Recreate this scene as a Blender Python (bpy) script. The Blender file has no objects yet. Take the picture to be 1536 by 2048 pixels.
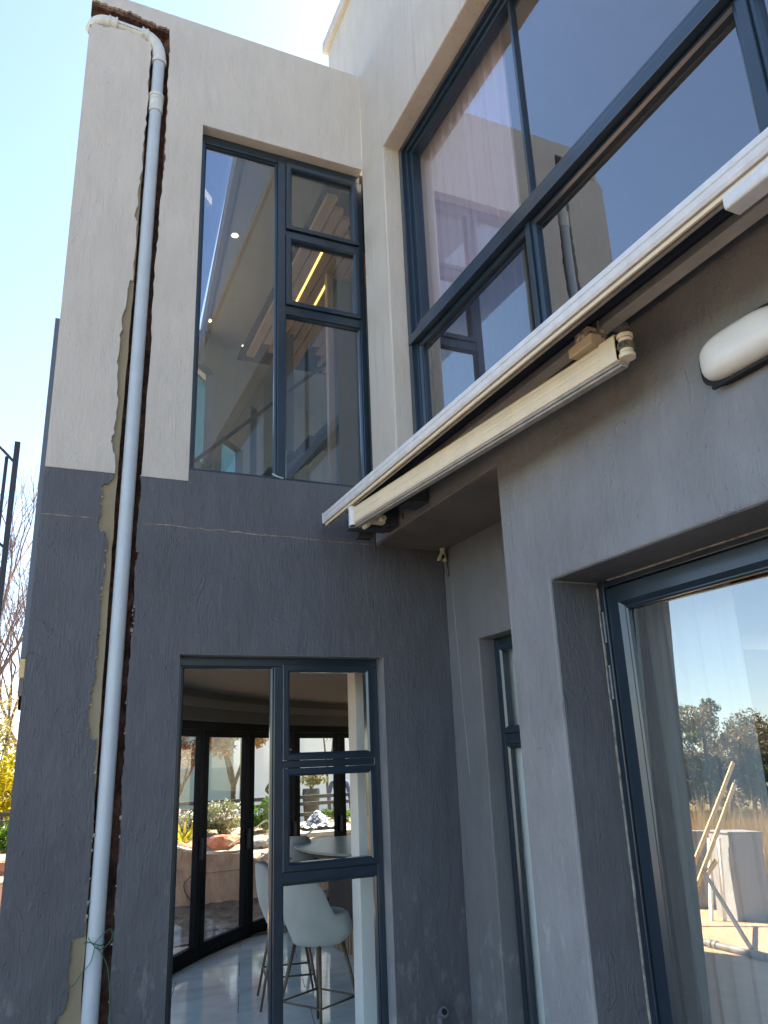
import bpy, bmesh, math, random
from mathutils import Vector, Matrix
from mathutils.geometry import tessellate_polygon
random.seed(7)
R = math.radians
scene = bpy.context.scene

# ------------------------------------------------------------------ camera
cam_d = bpy.data.cameras.new('camera'); cam = bpy.data.objects.new('camera', cam_d)
scene.collection.objects.link(cam); scene.camera = cam
cam_d.sensor_fit = 'VERTICAL'; cam_d.sensor_height = 24.0; cam_d.lens = 24.0 * 1548.9 / 2048.0
cam_d.clip_start = 0.05; cam_d.clip_end = 2000
a_, b_, c_ = R(-24.36167152), R(107.58892419), R(-2.26171425)
RM = Matrix.Rotation(a_, 3, 'Z') @ Matrix.Rotation(b_, 3, 'X') @ Matrix.Rotation(c_, 3, 'Z')
cam.matrix_world = Matrix.Translation((0, 0, 2.0)) @ RM.to_4x4()

# ------------------------------------------------------------------ light
SUN_AZ, SUN_EL = 49.0, 48.0
world = bpy.data.worlds.new('World'); scene.world = world; world.use_nodes = True
wn = world.node_tree; wn.nodes.clear()
sky = wn.nodes.new('ShaderNodeTexSky'); sky.sky_type = 'NISHITA'; sky.sun_disc = False
sky.sun_elevation = R(SUN_EL); sky.sun_rotation = R(SUN_AZ)
sky.air_density = 1.0; sky.dust_density = .8; sky.ozone_density = 1.6; sky.altitude = 1200
bg = wn.nodes.new('ShaderNodeBackground'); bg.inputs[1].default_value = 0.078
wo = wn.nodes.new('ShaderNodeOutputWorld')
wn.links.new(sky.outputs[0], bg.inputs[0]); wn.links.new(bg.outputs[0], wo.inputs[0])
sd = bpy.data.lights.new('sun', 'SUN'); sd.energy = 5.0; sd.angle = R(0.5); sd.color = (1.0, 0.93, 0.82)
sun = bpy.data.objects.new('sun', sd); scene.collection.objects.link(sun)
sv = Vector((math.sin(R(SUN_AZ)) * math.cos(R(SUN_EL)), math.cos(R(SUN_AZ)) * math.cos(R(SUN_EL)), math.sin(R(SUN_EL))))
sun.rotation_euler = sv.to_track_quat('Z', 'Y').to_euler()
scene.view_settings.view_transform = 'Standard'; scene.view_settings.look = 'None'
scene.view_settings.gamma = 1.0; scene.view_settings.exposure = 2.58
scene.view_settings.use_white_balance = True
scene.view_settings.white_balance_temperature = 6950
scene.view_settings.white_balance_tint = 10
scene.view_settings.use_curve_mapping = False
scene.render.engine = 'CYCLES'
scene.cycles.max_bounces = 12; scene.cycles.transparent_max_bounces = 24
scene.cycles.diffuse_bounces = 5; scene.cycles.glossy_bounces = 5
scene.cycles.sample_clamp_indirect = 6.0
scene.cycles.use_denoising = True

# ------------------------------------------------------------------ materials
class NT:
    def __init__(s, name):
        s.m = bpy.data.materials.new(name); s.m.use_nodes = True
        s.t = s.m.node_tree; s.n = s.t.nodes; s.l = s.t.links
        s.n.clear(); s.out = s.n.new('ShaderNodeOutputMaterial')
        s.co = s.n.new('ShaderNodeTexCoord').outputs['Object']
    def mapping(s, scale, rot=(0, 0, 0), src=None):
        m = s.n.new('ShaderNodeMapping'); m.inputs['Scale'].default_value = scale
        m.inputs['Rotation'].default_value = rot
        s.l.new(src or s.co, m.inputs[0]); return m.outputs[0]
    def noise(s, scale, detail=4, rough=.55, vec=None, dist=0):
        n = s.n.new('ShaderNodeTexNoise'); n.inputs['Scale'].default_value = scale
        n.inputs['Detail'].default_value = detail; n.inputs['Roughness'].default_value = rough
        n.inputs['Distortion'].default_value = dist
        s.l.new(vec or s.co, n.inputs['Vector']); return n.outputs['Fac']
    def vor(s, scale, vec=None, feat='F1'):
        n = s.n.new('ShaderNodeTexVoronoi'); n.inputs['Scale'].default_value = scale; n.feature = feat
        s.l.new(vec or s.co, n.inputs['Vector']); return n.outputs['Distance']
    def ramp(s, fac, stops):
        n = s.n.new('ShaderNodeValToRGB'); cr = n.color_ramp
        while len(cr.elements) < len(stops): cr.elements.new(.5)
        for e, (p, c) in zip(cr.elements, stops):
            e.position = p; e.color = (c if len(c) == 4 else (*c, 1)) if hasattr(c, '__len__') else (c, c, c, 1)
        s.l.new(fac, n.inputs[0]); return n.outputs[0]
    def mix(s, fac, a, b, mode='MIX'):
        n = s.n.new('ShaderNodeMix'); n.data_type = 'RGBA'; n.blend_type = mode
        for i, v in ((0, fac), (6, a), (7, b)):
            if isinstance(v, (int, float)): n.inputs[i].default_value = v
            elif isinstance(v, tuple): n.inputs[i].default_value = (*v, 1) if len(v) == 3 else v
            else: s.l.new(v, n.inputs[i])
        return n.outputs[2]
    def math(s, op, a, b=0.0):
        n = s.n.new('ShaderNodeMath'); n.operation = op
        for i, v in ((0, a), (1, b)):
            if isinstance(v, (int, float)): n.inputs[i].default_value = v
            else: s.l.new(v, n.inputs[i])
        return n.outputs[0]
    def bump(s, h, strength, dist, prev=None):
        n = s.n.new('ShaderNodeBump'); n.inputs['Strength'].default_value = strength
        n.inputs['Distance'].default_value = dist; s.l.new(h, n.inputs['Height'])
        if prev: s.l.new(prev, n.inputs['Normal'])
        return n.outputs[0]
    def bsdf(s, color, rough=.6, metal=0., normal=None, spec=.5, **kw):
        b = s.n.new('ShaderNodeBsdfPrincipled')
        for k, v in (('Base Color', color), ('Roughness', rough), ('Metallic', metal), ('Specular IOR Level', spec)):
            if isinstance(v, tuple): b.inputs[k].default_value = (*v, 1)
            elif isinstance(v, (int, float)): b.inputs[k].default_value = v
            else: s.l.new(v, b.inputs[k])
        for k, v in kw.items(): b.inputs[k.replace('_', ' ')].default_value = v
        if normal: s.l.new(normal, b.inputs['Normal'])
        s.l.new(b.outputs[0], s.out.inputs[0]); return b

def plaster(name, c, var=.12, mark=(.6, .58, .55), rough=.6, marks=.0, bump=1.0, low_marks=False, drips=False):
    t = NT(name)
    big = t.noise(1.1, 5, .6)
    col = t.mix(t.ramp(big, [(.3, 0.), (.7, 1.)]), tuple(x * (1 - var) for x in c), tuple(min(1, x * (1 + var)) for x in c))
    v1 = t.mapping((9, 9, 1.6))
    streak = t.noise(1.3, 5, .6, v1)
    col = t.mix(t.ramp(streak, [(.42, 0.), (.75, .35)]), col, tuple(x * .75 for x in c))
    sp = t.noise(34, 3, .6, t.mapping((1, 1, .55)))
    col = t.mix(t.ramp(sp, [(.66, 0.), (.74, marks)]), col, mark)
    if low_marks:                      # scuffed, salt-stained paint on the lower two metres
        z = t.n.new('ShaderNodeSeparateXYZ'); t.l.new(t.co, z.inputs[0])
        lo = t.math('SUBTRACT', 1.0, t.math('MULTIPLY', z.outputs[2], .45))
        sc = t.ramp(t.math('MULTIPLY', t.noise(9, 6, .7, t.mapping((1, 1, .5))), t.ramp(lo, [(0., .7), (1., 1.08)])), [(.53, 0.), (.62, .6)])
        col = t.mix(sc, col, mark)
    if drips:
        dv = t.noise(1., 4, .7, t.mapping((26, 26, .55)))
        dm = t.math('MULTIPLY', t.ramp(dv, [(.56, 0.), (.68, .55)]), t.ramp(t.noise(.7, 2), [(.4, 0.), (.6, 1.)]))
        col = t.mix(dm, col, tuple(x * .5 for x in c))
    # trowel and brush relief
    h1 = t.noise(1., 5, .62, t.mapping((95, 95, 6)), .25)
    h1 = t.math('MULTIPLY', h1, t.ramp(t.noise(4, 4, .6), [(.3, .35), (.7, 1.)]))
    h5 = t.noise(1., 3, .5, t.mapping((28, 28, 9)), .8)
    h2 = t.noise(6, 5, .55, t.mapping((1, 1, .5)), .3)
    h3 = t.vor(22, t.mapping((1, 1, .6)))
    h4 = t.noise(120, 2, .5)
    n = t.bump(h2, .55 * bump, .022)
    n = t.bump(h5, .22 * bump, .008, n)
    n = t.bump(h1, .75 * bump, .005, n)
    n = t.bump(t.ramp(h3, [(.0, 1.), (.2, 0.)]), .45 * bump, .005, n)
    pits = t.ramp(t.vor(11, t.mapping((1, 1, .7), (0, 0, .3))), [(.03, 0.), (.075, 1.)])
    n = t.bump(pits, .5 * bump, .004, n)
    n = t.bump(h4, .4 * bump, .002, n)
    ridge = t.ramp(t.noise(5, 3, .5, t.mapping((1, 1, .45), (.4, .3, 0)), 1.5), [(.485, 0.), (.5, 1.), (.515, 0.)])
    n = t.bump(t.math('MULTIPLY', ridge, t.ramp(t.noise(3, 3), [(.5, 0.), (.62, 1.)])), .5 * bump, .004, n)
    t.bsdf(col, rough, 0, n, .4); return t.m

def simple(name, c, rough=.5, metal=0., var=.0, bump=0., bscale=60, spec=.5, vscale=6, **kw):
    t = NT(name); col = c
    if var: col = t.mix(t.ramp(t.noise(vscale, 4), [(.3, 0.), (.7, 1.)]), tuple(x * (1 - var) for x in c), tuple(min(1, x * (1 + var)) for x in c))
    n = t.bump(t.noise(bscale, 3), bump, .003) if bump else None
    t.bsdf(col, rough, metal, n, spec, **kw); return t.m

def glass(name, tint, base, ior, veil=0., veil_c=(.5, .55, .55)):
    t = NT(name)
    tr = t.n.new('ShaderNodeBsdfTransparent'); tr.inputs[0].default_value = (*tint, 1)
    gl = t.n.new('ShaderNodeBsdfGlossy'); gl.inputs['Roughness'].default_value = 0.0
    gl.inputs[0].default_value = (.96, .96, .96, 1) if base < .25 else (1.0, .96, .88, 1)
    wav = t.bump(t.noise(1.1, 1), .08, .01); t.l.new(wav, gl.inputs['Normal'])
    lw = t.n.new('ShaderNodeLayerWeight'); lw.inputs[0].default_value = .5
    f0 = 2 * ((ior - 1) / (ior + 1)) ** 2 + base       # two surfaces, plus any mirror coating
    f = t.math('ADD', t.math('MULTIPLY', t.math('POWER', lw.outputs['Facing'], 4.3), 1 - f0), f0)
    mx = t.n.new('ShaderNodeMixShader'); t.l.new(f, mx.inputs[0])
    t.l.new(tr.outputs[0], mx.inputs[1]); t.l.new(gl.outputs[0], mx.inputs[2])
    last = mx
    if veil:                            # thin pale diffuse veil over the pane, uneven in vertical streaks
        df = t.n.new('ShaderNodeBsdfDiffuse'); df.inputs[0].default_value = (*veil_c, 1)
        m2 = t.n.new('ShaderNodeMixShader')
        veil_fac = t.math('MULTIPLY', t.ramp(t.noise(1, 5, .7, t.mapping((40, 40, 2))), [(.3, .35), (.7, 1.)]), veil)
        t.l.new(veil_fac, m2.inputs[0]); t.l.new(mx.outputs[0], m2.inputs[1]); t.l.new(df.outputs[0], m2.inputs[2]); last = m2
    t.l.new(last.outputs[0], t.out.inputs[0]); return t.m

def emit(name, c, s):
    t = NT(name); e = t.n.new('ShaderNodeEmission'); e.inputs[0].default_value = (*c, 1); e.inputs[1].default_value = s
    t.l.new(e.outputs[0], t.out.inputs[0]); return t.m

def leafmat(name, c1, c2, trans=.35):
    t = NT(name)
    col = t.mix(t.ramp(t.noise(2.5, 3), [(.35, 0.), (.65, 1.)]), c1, c2)
    d = t.n.new('ShaderNodeBsdfDiffuse'); tl = t.n.new('ShaderNodeBsdfTranslucent')
    t.l.new(col, d.inputs[0]); t.l.new(col, tl.inputs[0])
    m = t.n.new('ShaderNodeMixShader'); m.inputs[0].default_value = trans
    t.l.new(d.outputs[0], m.inputs[1]); t.l.new(tl.outputs[0], m.inputs[2]); t.l.new(m.outputs[0], t.out.inputs[0]); return t.m

def wood(name, c, rough=.5, axis=1):
    t = NT(name); s = [18, 18, 18]; s[axis] = 1.2
    n = t.noise(1, 6, .65, t.mapping(tuple(s)), .6)
    t.bsdf(t.mix(n, tuple(x * .65 for x in c), tuple(min(1, x * 1.3) for x in c)), rough, 0, t.bump(n, .2, .002)); return t.m

M = {}
M['beige'] = plaster('plaster_beige', (.61, .565, .50), .06, rough=.7, marks=0.1, mark=(.32, .28, .24))
M['beige_b'] = plaster('plaster_beige_warm', (.60, .54, .46), .07, rough=.65, marks=.05, mark=(.3, .26, .2), drips=True)
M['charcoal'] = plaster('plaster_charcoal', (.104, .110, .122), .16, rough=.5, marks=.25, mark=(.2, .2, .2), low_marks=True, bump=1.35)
M['charcoal_b'] = plaster('plaster_charcoal_lit', (.240, .249, .258), .2, rough=.5, marks=.2, mark=(.40, .40, .40), low_marks=True, drips=True, bump=1.25)  # same charcoal paint, colour lightened to stand for side light on this wall
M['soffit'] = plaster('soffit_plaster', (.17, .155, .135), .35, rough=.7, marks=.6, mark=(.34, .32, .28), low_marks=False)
M['ochre'] = plaster('bare_plaster', (.31, .26, .17), .25, rough=.85, bump=.7)
M['edge'] = simple('broken_plaster_edge', (.38, .33, .28), .9, var=.4, bump=.8, bscale=90, vscale=30)
def brick_m():
    t = NT('broken_brick')
    n = t.noise(7, 7, .75); col = t.ramp(n, [(.3, (.035, .022, .018)), (.48, (.15, .075, .052)), (.6, (.30, .15, .10)), (.72, (.36, .29, .23))])
    t.bsdf(col, .95, 0, t.bump(t.noise(16, 8, .8), 1., .05)); return t.m
M['brick'] = brick_m()
M['frame'] = simple('frame_metal', (.013, .028, .044), .30, .0, var=.12, bump=.03, spec=.6, Coat_Weight=.5, Coat_Roughness=.12)
M['frame_dark'] = simple('frame_metal_dark', (.006, .007, .009), .6, .0, spec=.06)
M['bead'] = simple('glazing_gasket', (.01, .01, .012), .6)
M['glass_a'] = glass('window_glass', (.74, .79, .78), .04, 1.45, .10)
M['glass_l'] = glass('clear_glass', (.97, .99, .98), .0, 1.12)
M['glass_b'] = glass('tinted_reflective_glass', (.90, .87, .92), .20, 1.5, .02)
M['glass_b2'] = glass('tinted_lower_glass', (.34, .36, .40), .22, 1.5, .02)
M['glass_d'] = glass('door_glass', (.84, .88, .90), .30, 1.5, .03)
M['glass_dark'] = glass('skylight_glass', (.20, .25, .33), .05, 1.45)
M['pvc'] = simple('grey_pvc', (.50, .56, .60), .32, var=.05, spec=.5)
M['pvc_white'] = simple('white_pvc', (.66, .68, .62), .35, var=.08, vscale=20)
M['white_alu'] = simple('white_powder_coat', (.66, .665, .66), .35, var=.10, vscale=14, bump=.05)
M['cream_alu'] = simple('cream_powder_coat', (.80, .69, .50), .42, var=.06, vscale=8)
M['grey_alu'] = simple('weathered_alloy', (.36, .33, .29), .45, .2, var=.2, vscale=12)
M['bar_alu'] = simple('bar_alloy', (.52, .49, .43), .4, .1, var=.12, vscale=12)
M['black'] = simple('black_plastic', (.015, .016, .018), .5, spec=.25)
M['fabric'] = simple('awning_fabric', (.012, .015, .028), .9, bump=.3, bscale=300)
M['opal'] = simple('opal_diffuser', (.80, .80, .74), .3, var=.04, Subsurface_Weight=.0)
M['twine'] = simple('green_twine', (.02, .16, .09), .6)
M['wire'] = simple('black_wire', (.02, .02, .022), .5)
M['ink'] = simple('print_ink', (.03, .03, .035), .6)
M['ceiling'] = simple('ceiling_paint', (.27, .275, .26), .8, var=.04)
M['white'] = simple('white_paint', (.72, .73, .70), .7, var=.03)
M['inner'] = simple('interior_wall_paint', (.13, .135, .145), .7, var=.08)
M['sheer'] = None
t = NT('sheer_curtain'); tr = t.n.new('ShaderNodeBsdfTranslucent'); df = t.n.new('ShaderNodeBsdfDiffuse')
for q in (tr, df): q.inputs[0].default_value = (.86, .80, .86, 1)
m_ = t.n.new('ShaderNodeMixShader'); m_.inputs[0].default_value = .3
t.l.new(df.outputs[0], m_.inputs[1]); t.l.new(tr.outputs[0], m_.inputs[2]); t.l.new(m_.outputs[0], t.out.inputs[0]); M['sheer'] = t.m
M['blind'] = simple('pale_curtain', (.60, .64, .62), .9)
def tile_m():
    t = NT('polished_tile'); v = t.noise(1.2, 6, .6, t.mapping((1, 3.5, 1), (0, 0, .5)), 1.2)
    t.bsdf(t.ramp(v, [(.3, (.54, .62, .60)), (.55, (.70, .77, .75)), (.75, (.78, .82, .80))]), .06, 0, None, .9); return t.m
M['tile'] = tile_m()
M['grout'] = simple('grout', (.07, .08, .09), .6)
M['timber'] = wood('slat_timber', (.40, .25, .14), .45, 1)
M['walnut'] = wood('dark_walnut', (.026, .016, .012), .7, 2)
M['reed_timber'] = wood('fluted_oak', (.34, .22, .13), .5, 2)
M['post_timber'] = wood('post_timber', (.36, .24, .16), .5, 2)
M['pine'] = wood('sawn_pine', (.62, .47, .24), .6, 0)
M['led'] = emit('led_strip', (1.0, .66, .16), .8)
M['lamp_on'] = emit('downlight_lens', (1.0, .80, .45), 4.0)
M['stone_top'] = simple('table_stone', (.16, .24, .24), .3, var=.1, vscale=3, spec=.4)
M['velvet'] = simple('stool_velvet', (.37, .385, .365), .9, var=.08, Sheen_Weight=.3)
M['velvet_in'] = simple('stool_lining', (.20, .11, .09), .8)
M['brass'] = simple('bronze_leg', (.13, .09, .055), .4, .4)
M['steel'] = simple('dark_steel', (.035, .038, .045), .5, .2, var=.2)
M['galv'] = simple('galvanised_pipe', (.22, .225, .23), .5, .2, var=.25, vscale=9)
M['concrete'] = simple('pillar_render', (.27, .28, .29), .85, var=.12, bump=.3)
M['house_white'] = simple('neighbour_wall', (.84, .86, .80), .85, var=.04, vscale=.7, bump=.1)
M['house_glass'] = simple('neighbour_glass', (.30, .40, .37), .15, var=.08, vscale=1)
def paving_m():
    t = NT('sandy_paving'); n = t.noise(3, 6, .65); g = t.noise(60, 3)
    t.bsdf(t.mix(t.ramp(n, [(.35, 0.), (.65, 1.)]), (.44, .29, .18), (.58, .40, .27)), .85, 0, t.bump(g, .4, .004)); return t.m
M['paving'] = paving_m()
def earth_m(name, c1, c2, sc=2.):
    t = NT(name); n = t.noise(sc, 8, .7, dist=.6); g = t.noise(sc * 7, 6, .7)
    t.bsdf(t.mix(t.ramp(n, [(.35, 0.), (.62, 1.)]), c1, c2), .95, 0, t.bump(g, 1., .04)); return t.m
M['earth'] = earth_m('dry_earth', (.16, .11, .07), (.40, .31, .21), 1.5)
M['rubble'] = earth_m('rubble_earth', (.07, .055, .04), (.30, .25, .19), 2.5)
M['grass'] = earth_m('rough_grass', (.09, .10, .035), (.26, .21, .10), .6)
t = NT('bare_retaining_wall')
n1 = t.noise(1., 6, .7, t.mapping((5, 5, 1.4)), .5)
t.bsdf(t.ramp(n1, [(.3, (.30, .15, .09)), (.5, (.52, .33, .23)), (.7, (.62, .47, .35))]), .9, 0, t.bump(n1, .7, .03)); M['retain'] = t.m
M['redrock'] = earth_m('red_rock', (.34, .10, .05), (.58, .30, .20), 4)
t = NT('lake_water'); t.bsdf((.035, .032, .022), .12, 0, t.bump(t.noise(3, 4, .6, t.mapping((1, 3, 1))), .15, .02)); M['water'] = t.m
M['bark'] = earth_m('bark', (.05, .035, .025), (.16, .11, .08), 9)
M['bark_pale'] = earth_m('pale_bark', (.13, .09, .08), (.30, .21, .18), 9)
M['leaf_green'] = leafmat('leaf_green', (.05, .12, .02), (.16, .26, .04))
M['leaf_yellow'] = leafmat('leaf_yellow', (.30, .28, .02), (.52, .42, .03))
M['leaf_gold'] = leafmat('leaf_gold', (.24, .13, .04), (.46, .30, .12))
M['leaf_dark'] = leafmat('leaf_dark', (.05, .06, .025), (.12, .125, .05), .25)
M['leaf_dry'] = leafmat('leaf_dry', (.14, .11, .065), (.26, .21, .12), .25)
M['leaf_olive'] = leafmat('leaf_olive', (.12, .14, .06), (.26, .25, .12), .3)
M['leaf_haze'] = leafmat('leaf_haze', (.26, .22, .08), (.42, .36, .14), .4)
M['leaf_rust'] = leafmat('leaf_rust', (.22, .09, .05), (.36, .18, .11))
M['petal'] = leafmat('white_petal', (.70, .72, .62), (.82, .82, .74))
M['reed'] = leafmat('dry_reed', (.30, .19, .075), (.52, .37, .17), .45)
M['hose'] = simple('pale_hose', (.62, .60, .50), .5)
M['tarp'] = None
t = NT('striped_cloth'); w = t.noise(14, 3, .6, None, 2.5)
t.bsdf(t.ramp(w, [(.45, (.02, .03, .08)), (.5, (.10, .16, .34)), (.54, (.78, .8, .82))]), .8); M['tarp'] = t.m
M['pot'] = simple('dark_pot', (.03, .03, .032), .5)
M['skin'] = simple('skin', (.22, .11, .07), .5)
M['shirt_dark'] = simple('dark_clothing', (.03, .025, .025), .9)
M['shirt_blue'] = simple('blue_clothing', (.05, .09, .22), .9)
M['hair'] = simple('black_hair', (.01, .008, .008), .7)

# ------------------------------------------------------------------ geometry helpers
class MB:
    def __init__(s): s.v = []; s.f = []
    def add(s, vs, fs):
        o = len(s.v); s.v += [tuple(p) for p in vs]; s.f += [tuple(i + o for i in f) for f in fs]; return s
    def box(s, x0, x1, y0, y1, z0, z1, M4=None):
        if x0 > x1: x0, x1 = x1, x0
        if y0 > y1: y0, y1 = y1, y0
        if z0 > z1: z0, z1 = z1, z0
        vs = [Vector(p) for p in ((x0, y0, z0), (x1, y0, z0), (x1, y1, z0), (x0, y1, z0), (x0, y0, z1), (x1, y0, z1), (x1, y1, z1), (x0, y1, z1))]
        if M4: vs = [M4 @ p for p in vs]
        return s.add(vs, [(0, 3, 2, 1), (4, 5, 6, 7), (0, 1, 5, 4), (1, 2, 6, 5), (2, 3, 7, 6), (3, 0, 4, 7)])
    def tube(s, pts, r, n=10, cap=True):
        pts = [Vector(p) for p in pts]; rs = r if isinstance(r, (list, tuple)) else [r] * len(pts)
        prev = None; base = len(s.v)
        for i, p in enumerate(pts):
            d = (pts[min(i + 1, len(pts) - 1)] - pts[max(i - 1, 0)]).normalized()
            if prev is None:
                up = Vector((0, 0, 1)) if abs(d.z) < .9 else Vector((1, 0, 0))
                u = d.cross(up).normalized()
            else: u = (prev - d * prev.dot(d)).normalized()
            prev = u; w = d.cross(u)
            for k in range(n):
                a = 2 * math.pi * k / n
                s.v.append(tuple(p + (u * math.cos(a) + w * math.sin(a)) * rs[i]))
        for i in range(len(pts) - 1):
            for k in range(n):
                a, b = base + i * n + k, base + i * n + (k + 1) % n
                s.f.append((a, b, b + n, a + n))
        if cap:
            s.f.append(tuple(base + k for k in range(n))[::-1]); s.f.append(tuple(base + (len(pts) - 1) * n + k for k in range(n)))
        return s
    def poly(s, loops, fn, d0, d1, cap_back=True):
        """extrude a 2-D polygon with holes; fn(a, b, depth) -> 3-D point"""
        tri = tessellate_polygon([[Vector((p[0], p[1], 0)) for p in l] for l in loops])
        flat = [p for l in loops for p in l]; n = len(flat); o = len(s.v)
        s.v += [tuple(fn(p[0], p[1], d0)) for p in flat] + [tuple(fn(p[0], p[1], d1)) for p in flat]
        for tt in tri:
            s.f.append(tuple(o + i for i in tt))
            if cap_back: s.f.append(tuple(o + n + i for i in reversed(tt)))
        k = 0
        for l in loops:
            m = len(l)
            for i in range(m):
                a, b = k + i, k + (i + 1) % m
                s.f.append((o + a, o + b, o + n + b, o + n + a))
            k += m
        return s
    def build(s, name, mat, parent=None, bevel=0., seg=2, smooth=False, recalc=True, **props):
        me = bpy.data.meshes.new(name); me.from_pydata([tuple(v) for v in s.v], [], s.f)
        if recalc:
            bm = bmesh.new(); bm.from_mesh(me); bmesh.ops.recalc_face_normals(bm, faces=bm.faces); bm.to_mesh(me); bm.free()
        if isinstance(mat, str): mat = M[mat]
        me.materials.append(mat)
        if smooth:
            for p in me.polygons: p.use_smooth = True
        o = bpy.data.objects.new(name, me); scene.collection.objects.link(o)
        if parent: o.parent = parent
        if bevel:
            b = o.modifiers.new('bevel', 'BEVEL'); b.width = bevel; b.segments = seg; b.limit_method = 'ANGLE'; b.angle_limit = R(40)
        for k, v in props.items(): o[k] = v
        return o
def empty(name, loc=(0, 0, 0), label=None, cat=None, group=None, kind=None):
    o = bpy.data.objects.new(name, None); scene.collection.objects.link(o); o.location = loc; o.empty_display_size = .1
    return tag(o, label, cat, group, kind)
def tag(o, label=None, cat=None, group=None, kind=None):
    if label: o['label'] = label
    if cat: o['category'] = cat
    if group: o['group'] = group
    if kind: o['kind'] = kind
    return o
def smooth_angle(o, ang=35):
    for p in o.data.polygons: p.use_smooth = True
    me = o.data; bm = bmesh.new(); bm.from_mesh(me)
    for e in bm.edges:
        if len(e.link_faces) == 2 and e.calc_face_angle(0) > R(ang): e.smooth = False
    bm.to_mesh(me); bm.free()
def to_mesh_text(o):
    bpy.context.view_layer.update()
    me = bpy.data.meshes.new_from_object(o.evaluated_get(bpy.context.evaluated_depsgraph_get()))
    n = bpy.data.objects.new(o.name.split('.')[0], me); scene.collection.objects.link(n); n.parent = o.parent; n.matrix_local = o.matrix_local.copy()
    nm = o.name; bpy.data.objects.remove(o); n.name = nm; return n
def fold(a, b, t): return a + (b - a) * t

# ================================================================== SETTING
CX, CY, CR = 8.933, 3.521, 9.248            # centre and radius of the curved glazed front behind the wall
def arc(th, r, z): return Vector((CX + r * math.cos(R(th)), CY + r * math.sin(R(th)), z))

g = MB()
g.box(-900, 900, -900, 900, -1.6, -1.5); g.build('ground', 'grass', kind='structure')
w_ = MB(); w_.poly([[(-300, -120), (-11.5, -120), (-11.0, -8), (-9.6, 8), (-9.0, 11.5), (-9.6, 16), (-14, 26), (-30, 50), (-45, 56), (-95, 57), (-300, 80)]], lambda a, b, d: (a, b, d), -1.0, -1.45)
w_.build('lake', 'water', kind='structure')
# raised terrace round the house
tr_ = MB(); tr_.poly([[(-7.2, -34), (9, -34), (9, 5.2), (14, 5.2), (14, 12.2), (0.0, 12.2), (-3.4, 11.2), (-5.7, 9.6), (-6.3, 7.0)]], lambda a, b, d: (a, b, d), 0.0, -1.5)
tr_.build('terrace', 'paving', kind='structure')
# garden bank beyond the terrace
bm_ = MB(); nx, ny = 60, 46; rnd = random.Random(3)
def bankz(x, y):
    edge = 12.1
    if y < 13.0: z = .62 + (y - edge) * .12 + .10 * math.sin(x * 1.7)
    elif y < 15.3: z = .74 + (y - 13) * .07
    else: z = max(.25, .9 - (y - 15.3) * .9)
    return z + .05 * math.sin(x * 3.1 + y * 2.3) * math.sin(y * 4.7 + x)
for j in range(ny + 1):
    for i in range(nx + 1):
        x = -2.9 + 17 * i / nx; y = 12.12 + 26 * (j / ny) ** 1.8
        bm_.v.append((x, y, bankz(x, y)))
for j in range(ny):
    for i in range(nx):
        a = j * (nx + 1) + i; bm_.f.append((a, a + 1, a + nx + 2, a + nx + 1))
bm_.build('garden_bank', 'earth', kind='structure', smooth=True)
rb = MB(); 
for j in range(13):
    for i in range(61):
        x = .8 + 9 * i / 60; y = 10.2 + 1.95 * j / 12
        rb.v.append((x, y, .012 + .05 * rnd.random() * (1 if j > 2 else .3) + (.16 * max(0, (y - 11.5)) if j > 8 else 0)))
for j in range(12):
    for i in range(60):
        a = j * 61 + i; rb.f.append((a, a + 1, a + 62, a + 61))
rb.build('rubble_strip', 'rubble', kind='stuff')

# ================================================================== HOUSE
house = empty('house', (0, 0, 0), 'two storey house, beige plaster above charcoal plaster, with dark framed windows', 'house')

TOP = [(-0.054, 8.188), (-0.007, 8.189), (0.059, 8.174), (0.1, 8.172), (0.165, 8.181), (0.214, 8.17), (0.248, 8.194), (0.304, 8.169), (0.348, 8.151), (0.409, 8.153), (0.459, 8.13), (0.527, 8.135), (0.574, 8.134)]
RIGHT = [(0.58, 7.937), (0.582, 7.807), (0.578, 7.564), (0.583, 7.33), (0.582, 7.098), (0.582, 6.842), (0.589, 6.738), (0.582, 6.586), (0.568, 6.217), (0.568, 5.957), (0.558, 5.77), (0.558, 5.41), (0.566, 5.002), (0.553, 3.981), (0.552, 3.784), (0.542, 3.611), (0.544, 3.443), (0.566, 3.402), (0.545, 3.318), (0.564, 2.996), (0.55, 2.761), (0.547, 2.495), (0.549, 2.219), (0.552, 2.058), (0.543, 1.917), (0.558, 1.744), (0.556, 1.542), (0.552, 1.345), (0.555, 1.121), (0.553, 0.965), (0.552, 0.737), (0.552, 0.592), (.551, 0.02)]
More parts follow.
